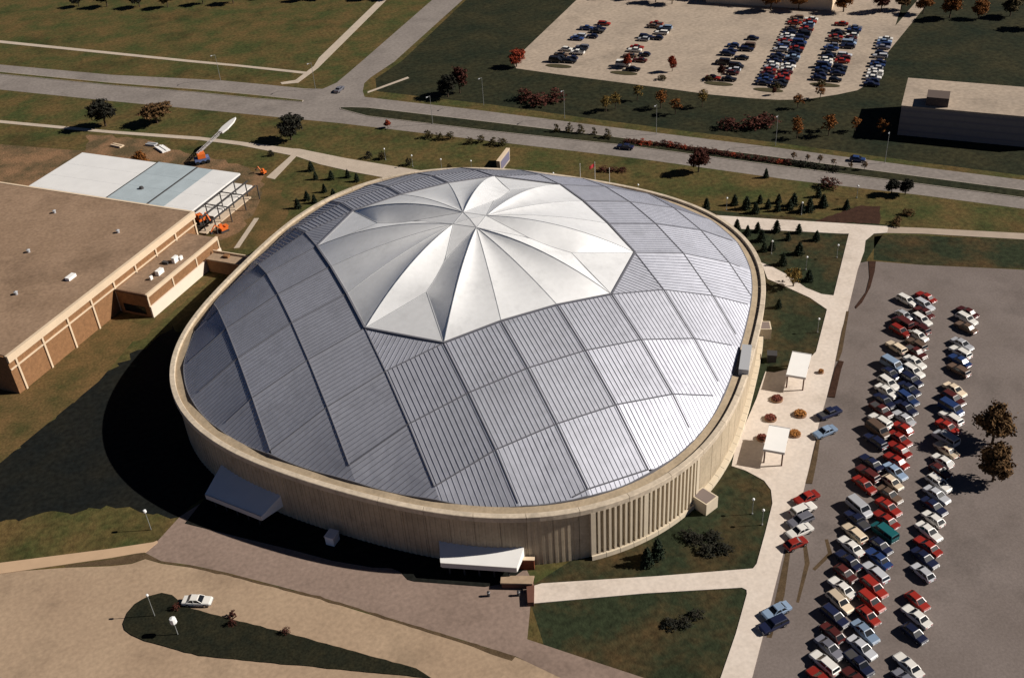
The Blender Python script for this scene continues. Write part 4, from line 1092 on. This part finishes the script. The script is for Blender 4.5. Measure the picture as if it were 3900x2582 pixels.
for p in L['shrub_bed']: plant('shrub', 'bed_shrub', p, 1.3, 'maroon', 'low dark red shrub in the bed beyond the flagpoles', 'red shrub bed', wide=2.2, cat='shrub')
for k, p in enumerate(L['median_tree']): plant('sparse' if k > 4 else 'shrub', 'median_tree', p, prg.uniform(2.0, 3.0), 'brown' if k > 4 else 'olive', ('small brownish tree in the median opposite the blue car' if k > 4 else 'small dark tree in the median before the red hedge'), ('brown median trees' if k > 4 else 'dark median trees'), wide=1.0 if k > 4 else 0.8)
hp = L['hedge']
hn = 0
for a, c in zip(hp, hp[1:]):
    d = math.hypot(c[0] - a[0], c[1] - a[1]); n = max(1, int(d / 1.9))
    for k in range(n):
        hn += 1
        f = k / n; p = (a[0] + (c[0] - a[0]) * f, a[1] + (c[1] - a[1]) * f)
        late = p[0] > 106
        plant('shrub', 'hedge_bush', p, prg.uniform(1.1, 1.5), 'dark' if late else ('red' if prg.random() < 0.35 else 'maroon'), 'dark bush of the median hedge at its far end' if late else 'dark red bush of the long median hedge', 'dark median hedge' if late else 'red median hedge', wide=1.9, cat='bush')
plant('round', 'maroon_tree', L['maroon_tree'][0], 6.6, 'maroon', 'broad dark maroon tree on the near side of the highway', wide=1.1)
plant('conifer', 'verge_conifer', L['road_conifer'][0], 2.8, 'conifer', 'lone small conifer on the near highway verge', wide=1.2)
plant('shrub', 'maroon_bush', L['maroon_bush'][0], 2.6, 'maroon', 'wide maroon bush on the verge behind the conifer stand', wide=1.9, cat='shrub')
for p in L['round_dark_east']: plant('round', 'dark_tree', p, 4.2, 'dark', 'small round dark tree of the pair beside the highway', 'pair of round dark trees', wide=1.1)
for p in L['conifer_ne']: plant('conifer', 'stand_conifer', p, prg.uniform(2.6, 4.0), 'conifer', 'dark conifer in the stand above the wide walk', 'conifer stand above the wide walk', wide=1.35)
for p in L['conifer_e']: plant('conifer', 'lawn_conifer', p, prg.uniform(2.4, 3.6), 'conifer', 'small dark conifer on the lawn between dome and long walk', 'conifers on the east lawn', wide=1.3)
for k, p in enumerate(L['orange_tree']): plant('sparse', 'field_tree', p, prg.uniform(4.2, 6.0), 'orange', 'slim orange autumn tree in the dark field', 'orange trees in the field', wide=1.0)
for k, p in enumerate(L['lot_tree']): plant('round', 'lot_tree', p, (5.2, 5.2, 4.4, 2.6)[k], 'red' if k < 2 else 'maroon', ('russet tree on an island among parked cars of the far lot' if k < 3 else 'small dark tree at the end of a far lot car row'), 'trees in the far lot', wide=0.75)
for p in L['lot_bush']: plant('shrub', 'island_bush', p, 1.6, 'olive', 'low olive bush on a row-end island of the far lot', 'bushes in the far lot', wide=2.0, cat='shrub')
plant('sparse', 'yellow_tree', L['yellow_bare'][0], 4.6, 'yellow', 'thin yellow-brown tree leaning over the diagonal path', wide=1.3)
for p in L['front_conifer']: plant('conifer', 'wall_conifer', p, 4.2, 'conifer', 'dark conifer at the foot of the finned wall', 'conifers at the finned wall', wide=1.2)
for p in L['front_shrub']: plant('shrub', 'wall_shrub', p, 1.3, 'dark', 'low dark spreading shrub on the lawn below the finned wall', 'dark shrubs below the finned wall', wide=2.4, cat='shrub')
for p in L['south_shrub']: plant('shrub', 'south_shrub', p, 1.0, 'dark', 'low dark shrub on the triangular lawn south of the walk', 'dark shrubs on the south lawn', wide=2.6, cat='shrub')
for p in L['east_shrub']: plant('shrub', 'east_shrub', p, 1.6, 'brown', 'brownish shrub at the end of the wide walk', 'shrubs at the walk end', wide=1.3, cat='shrub')
for p in L['island_shrub']: plant('shrub', 'island_shrub', p, 1.3, 'maroon', 'small reddish shrub on the edge of the dark island', 'shrubs on the dark island', wide=1.0, cat='shrub')
# trees at the rim of the site, beyond the lots
for p, h, w in (((70, -72), 9.5, 'taller'), ((63, -79.5), 8.0, 'shorter')): plant('round', 'lot_shade_tree', p, h, 'brown', w + ' of two brown shade trees among the near lot cars', 'shade trees in the near lot', wide=1.0)
for k in range(26):
    u, v = 226 + 14 * prg.random(), -120 + 9 * k + 4 * prg.random()
    plant('round', 'far_tree', uv(u, v), prg.uniform(6, 9), prg.choice(['dark', 'brown', 'orange', 'maroon', 'olive']), 'autumn tree in the belt beyond the far parking lot', 'tree belt beyond the far lot', wide=1.1)
for k in range(12):
    p = (-60 + 12 * k + 5 * prg.random(), 300 + 10 * prg.random() - 6 * k)
    plant('round', 'north_tree', p, prg.uniform(6, 9), prg.choice(['dark', 'brown', 'olive']), 'tree on the far grass beyond the north path', 'trees beyond the north path', wide=1.1)

# ------------------------------------------------------------------ cars
def loft(stations):
    """stations: x, half width, z bottom, z top -> closed body"""
    b = MB(); n = 8
    for x, w, z0, z1 in stations:
        b.v += [(x, y * w, z) for y, z in ((-0.88, z0), (0.88, z0), (1.0, z0 + 0.16), (1.0, z1 - 0.12), (0.90, z1), (-0.90, z1), (-1.0, z1 - 0.12), (-1.0, z0 + 0.16))]
    for s in range(len(stations) - 1):
        for k in range(n):
            q = (k + 1) % n; b.f.append([s * n + k, s * n + q, s * n + n + q, s * n + n + k][::-1]); b.mi.append(0)
    b.f.append(list(range(n))); b.mi.append(0); m = (len(stations) - 1) * n
    b.f.append([m + k for k in range(n)][::-1]); b.mi.append(0)
    return b
def frustum(x0, x1, w0, z0, a0, a1, w1, z1):
    b = MB(); b.hexa([(x0, -w0, z0), (x1, -w0, z0), (x0, w0, z0), (x1, w0, z0), (a0, -w1, z1), (a1, -w1, z1), (a0, w1, z1), (a1, w1, z1)]); return b
PAINT0 = mat('paint_white', (0.72, 0.70, 0.66), 0.35, spec=0.5)
def car_proto(kind):
    P = []
    if kind == 'sedan':
        body = loft([(-2.38, 0.78, 0.36, 0.82), (-2.30, 0.86, 0.28, 0.92), (-1.3, 0.90, 0.24, 0.96), (0.9, 0.90, 0.24, 0.95), (2.15, 0.86, 0.26, 0.86), (2.38, 0.78, 0.36, 0.74)])
        gl = frustum(-1.55, 1.05, 0.80, 0.93, -0.95, 0.30, 0.64, 1.36); rf = frustum(-1.02, 0.38, 0.67, 1.36, -0.92, 0.26, 0.60, 1.43)
    elif kind == 'wagon':
        body = loft([(-2.35, 0.80, 0.34, 0.92), (-2.25, 0.88, 0.26, 0.98), (0.9, 0.90, 0.24, 0.97), (2.15, 0.86, 0.26, 0.88), (2.38, 0.78, 0.36, 0.76)])
        gl = frustum(-2.22, 1.05, 0.82, 0.95, -1.95, 0.32, 0.68, 1.40); rf = frustum(-2.02, 0.40, 0.71, 1.40, -1.90, 0.28, 0.63, 1.47)
    elif kind == 'van':
        body = loft([(-2.45, 0.88, 0.36, 1.20), (-2.40, 0.95, 0.28, 1.28), (1.3, 0.95, 0.26, 1.26), (2.2, 0.90, 0.28, 1.00), (2.38, 0.82, 0.38, 0.86)])
        gl = frustum(-2.38, 1.55, 0.90, 1.24, -2.25, 0.95, 0.82, 1.80); rf = frustum(-2.30, 1.02, 0.86, 1.80, -2.2, 0.9, 0.78, 1.92)
    elif kind == 'pickup':
        body = loft([(-2.55, 0.82, 0.40, 0.98), (-2.48, 0.90, 0.34, 1.02), (-0.7, 0.92, 0.30, 1.04), (0.9, 0.92, 0.30, 1.04), (2.2, 0.88, 0.32, 0.98), (2.38, 0.80, 0.42, 0.86)])
        gl = frustum(-0.75, 1.15, 0.82, 1.02, -0.60, 0.55, 0.68, 1.52); rf = frustum(-0.68, 0.62, 0.72, 1.52, -0.6, 0.5, 0.64, 1.60)
    else:
        body = loft([(-2.0, 0.76, 0.34, 0.80), (-1.92, 0.83, 0.26, 0.92), (0.8, 0.84, 0.24, 0.92), (1.85, 0.80, 0.26, 0.84), (2.0, 0.72, 0.36, 0.72)])
        gl = frustum(-1.85, 0.95, 0.77, 0.90, -1.25, 0.22, 0.62, 1.34); rf = frustum(-1.32, 0.30, 0.65, 1.34, -1.22, 0.18, 0.58, 1.41)
    P.append(('body', body.mesh('body', PAINT0), (0, 0, 0), True)); P.append(('glasshouse', gl.mesh('glasshouse', GLASS), (0, 0, 0), False)); P.append(('roof', rf.mesh('roof', PAINT0), (0, 0, 0), True))
    wh = MB(); wh.tube((0, -0.11, 0), (0, 0.11, 0), 0.32, 0.32, 12); wh.cur = 1; wh.tube((0, -0.125, 0), (0, 0.125, 0), 0.17, 0.17, 8)
    wm = wh.mesh('wheel', [TYRE, CHROME])
    e = 1.42 if kind != 'hatchback' else 1.22
    for x in (-e, e):
        for y in (-0.80, 0.80): P.append(('wheel', wm, (x, y, 0.32), False))
    near = []
    fr = MB()
    gv = gl.v
    for lo, hi in ((0, 4), (1, 5), (2, 6), (3, 7)): fr.bar(gv[lo], gv[hi], 0.10)
    for s in (0, 2):
        for f in (0.45,): fr.bar(Vector(gv[s]).lerp(Vector(gv[s + 1]), f), Vector(gv[s + 4]).lerp(Vector(gv[s + 5]), f), 0.10)
    near.append(('window_frame', fr.mesh('window_frame', PAINT0), (0, 0, 0), True))
    if kind == 'pickup':
        bd = MB(); bd.box(-2.35, -0.85, -0.72, 0.72, 1.00, 1.06); P.append(('cargo_bed', bd.mesh('cargo_bed', DARK), (0, 0, 0), False))
    L2 = 2.40 if kind != 'hatchback' else 2.02
    bp = MB(); bp.box(-0.07, 0.07, -0.80, 0.80, -0.08, 0.08); bme = bp.mesh('bumper', CHROME)
    for s in (-1, 1): near.append(('bumper', bme, (s * L2, 0, 0.46), False))
    hl = MB(); hl.box(-0.03, 0.03, -0.17, 0.17, -0.07, 0.07); hm = hl.mesh('headlight', LENS); tm = hl.mesh('taillight', TAIL)
    for y in (-0.55, 0.55):
        near.append(('headlight', hm, (L2 - 0.02, y, 0.63), False)); near.append(('taillight', tm, (-L2 + 0.02, y, 0.66), False))
    return P, near
CP = {k: car_proto(k) for k in ('sedan', 'wagon', 'hatchback', 'van', 'pickup')}
PAINTS = {'white': (0.74, 0.72, 0.68), 'cream': (0.66, 0.54, 0.40), 'silver': (0.42, 0.43, 0.46), 'grey': (0.16, 0.16, 0.19), 'navy': (0.012, 0.016, 0.045), 'blue': (0.020, 0.042, 0.13), 'light blue': (0.22, 0.30, 0.42), 'red': (0.27, 0.022, 0.014), 'maroon': (0.075, 0.016, 0.014), 'brown': (0.13, 0.085, 0.06), 'teal': (0.012, 0.10, 0.11), 'black': (0.012, 0.012, 0.016)}
PM = {k: mat('paint_' + k.replace(' ', '_'), c, 0.32, spec=0.5, objrand=0.22) for k, c in PAINTS.items()}
crg = random.Random(11)
def car(p, ang, colour, label, group, near=True, kind=None):
    kind = kind or crg.choice(['sedan'] * 6 + ['wagon'] * 3 + ['hatchback'] * 3 + ['van', 'pickup'])
    t = thing('parked_car' if group else 'car', (p[0], p[1], 0.02), ang, label.replace('CAR', kind), 'car', group)
    for nm, me, lo, pt in CP[kind][0] + (CP[kind][1] if near else []):
        o = mesh_obj(nm, me, t, lo)
        if pt: o.material_slots[0].link = 'OBJECT'; o.material_slots[0].material = PM[colour]
    return t
def nth(k):
    w = ['first', 'second', 'third', 'fourth', 'fifth', 'sixth', 'seventh', 'eighth', 'ninth', 'tenth', 'eleventh', 'twelfth', 'thirteenth', 'fourteenth', 'fifteenth', 'sixteenth', 'seventeenth', 'eighteenth', 'nineteenth']
    if k < 19: return w[k]
    t = ['twentieth', 'thirtieth', 'fortieth'][(k + 1) // 10 - 2]; r = (k + 1) % 10
    return t if r == 0 else ['twenty', 'thirty', 'forty'][(k + 1) // 10 - 2] + '-' + w[r - 1]
def row(name, a, c, n, colours, ang, group, end, near=True, extra=0, jitter=0.25, step=None):
    a, c = Vector(a), Vector(c); m = 0
    for k, col in enumerate(colours):
        if not col: continue
        p = a.lerp(c, k / (n - 1)) + Vector((crg.uniform(-jitter, jitter), crg.uniform(-jitter, jitter)))
        car(p, ang + R(crg.uniform(-3, 3)) + (math.pi if crg.random() < 0.35 else 0), col, f'{col} CAR, {nth(m)} in the {name} from {end}', group, near); m += 1
inner = ['white', '', 'silver', 'maroon', 'red', '', 'cream', '', 'light blue', 'navy', 'white', 'white', 'navy', 'maroon', 'white', 'brown', 'navy', '', 'navy', 'maroon', 'red', '', 'silver', 'navy', 'cream', 'white', 'navy', 'maroon', 'white', 'cream', 'navy', 'maroon', 'grey', 'white', 'red', 'navy']
outer = ['red', 'silver', 'maroon', 'white', 'maroon', 'white', 'brown', 'maroon', 'white', 'white', 'navy', 'navy', 'blue', 'navy', 'silver', 'red', 'red', 'red', 'red', 'light blue', 'cream', 'brown', 'red', 'red', 'teal', 'navy', 'blue', 'silver', 'red', 'red', 'red', 'light blue', 'silver', 'navy', 'maroon', 'cream']
ia, ic = Vector((87.5, -28.6)), Vector((18.3, -94.4)); oa, oc = Vector((90.9, -28.6)), Vector((21.6, -95.6))
row('near double row, inner line,', ia, ia.lerp(ic, 35 / 31), 36, inner, R(-83), 'cars in the near double row', 'the grassy end', jitter=0.15)
row('near double row, outer line,', oa + Vector((1.0, -0.9)), (oa + Vector((1.0, -0.9))).lerp(oc + Vector((1.0, -0.9)), 35 / 31), 36, outer, R(-83), 'cars in the near double row', 'the grassy end', jitter=0.15)
third = [crg.choice(['white', 'silver', 'navy', 'red', 'maroon', 'brown', 'cream', 'blue', '', '', '']) for _ in range(17)] + ['maroon', 'white', 'silver', 'navy', 'white', 'white', 'red', 'navy', 'silver', '', 'red', 'white']
row('near lot single row', (95.5, -38.0), (15.0, -112.4), 36, third + ['navy', '', 'white', 'grey', 'red', 'blue', ''], R(-83), 'cars in the near outer row', 'the grassy end')
kerb = [((49.6, -52.3), 'navy'), ((45.5, -56.3), 'light blue'), ((32.1, -69.1), 'red'), ((29.9, -71.2), 'white'), ((28.0, -73.1), 'grey'), ((26.4, -75.1), 'white'), ((24.2, -77.1), 'red'), ((13.3, -87.4), 'light blue'), ((11.4, -89.4), 'navy')]
for k, (p, col) in enumerate(kerb):
    car(p, R(3) + (math.pi if k % 3 else 0), col, f'{col} CAR, {nth(k)} along the walk kerb counted from the planting bed', 'cars along the walk kerb')
car(L['white_car'][0], R(-28), 'white', 'white CAR standing on the tan drive beside the dark island', None, kind='sedan')
car(L['road_car'][0], R(135), 'navy', 'dark navy CAR driving on the near carriageway beside the red hedge', None)
car(L['road_car'][1], R(-45), 'blue', 'bright blue CAR driving on the far carriageway by the brown median trees', None)
car(L['road_car'][2], R(48), 'grey', 'dark grey CAR turning at the highway junction', None)
# far lot: rows run along U, cars stand across it
def far_row(v, u0, cols, nm):
    for k, col in enumerate(cols):
        if not col: continue
        car(uv(u0 + 2.75 * k, v), R(135 if k % 2 else -45) + R(crg.uniform(-3, 3)), col, f'{col} CAR, {nth(k)} space of {nm} from the field end', 'cars in the far lot', False)
pal = ['navy', 'navy', 'black', 'maroon', 'white', 'silver', 'brown', 'light blue', 'red', 'grey', 'blue']
def rnd(n, gap): return [crg.choice(pal) if crg.random() > gap else '' for _ in range(n)]
far_row(-29.6, 156.8, ['navy', 'blue', 'navy', 'maroon', 'red', 'silver', 'white', 'navy', 'black', 'navy'] + rnd(14, 0.25), 'far-lot row fourth')
far_row(-34.6, 156.2, ['black', 'black', 'red', 'red', 'maroon', 'white', 'white', 'navy', 'black', 'light blue', 'navy', 'black'] + rnd(12, 0.25), 'far-lot row fifth')
far_row(-45.4, 164.4, ['navy', 'navy', 'black', 'blue', 'navy', 'white', 'white', 'navy'] + rnd(12, 0.3), 'far-lot row sixth')
far_row(-50.4, 164.4, ['black', '', 'navy', 'black', 'black', '', 'red', 'maroon'] + rnd(12, 0.35), 'far-lot row seventh')
far_row(-61.4, 163.2, ['navy', 'navy', 'white', 'white', 'white', 'silver', 'blue', 'navy'] + rnd(8, 0.35), 'far-lot row eighth')
far_row(-18.7, 157.6, ['black', '', 'maroon', 'silver', 'black', '', '', 'black'] + rnd(12, 0.55), 'far-lot row third')
far_row(-13.6, 157.6, ['red', '', '', '', '', 'black'] + rnd(12, 0.7), 'outer far-lot row third')
far_row(13.2, 159.2, ['black', '', '', 'maroon', '', 'navy'] + rnd(12, 0.6), 'far-lot row second')
far_row(17.6, 162.5, ['white', 'red', '', 'brown'] + rnd(12, 0.6), 'outer far-lot row second')
far_row(36.0, 161.5, ['black', 'navy', '', 'white'] + rnd(12, 0.6), 'far-lot row first')
far_row(40.6, 161.0, ['black', 'black', 'brown'] + rnd(10, 0.6), 'outer far-lot row first')
# planted islands at the row ends
for v, u in ((-32.0, 152.6), (-47.9, 160.6), (-16.2, 154.2), (15.4, 156.2), (38.4, 157.4)):
    b = MB(); b.slab([uv(u + 1.9 * math.cos(t) * 0.8, v + 4.6 * math.sin(t)) for t in [k * math.pi / 8 for k in range(16)]], 0.0, 0.14); structure('row_end_island_ground', b, mat('island_olive', (0.060, 0.050, 0.020), 0.95, var=0.3, scale=0.6))
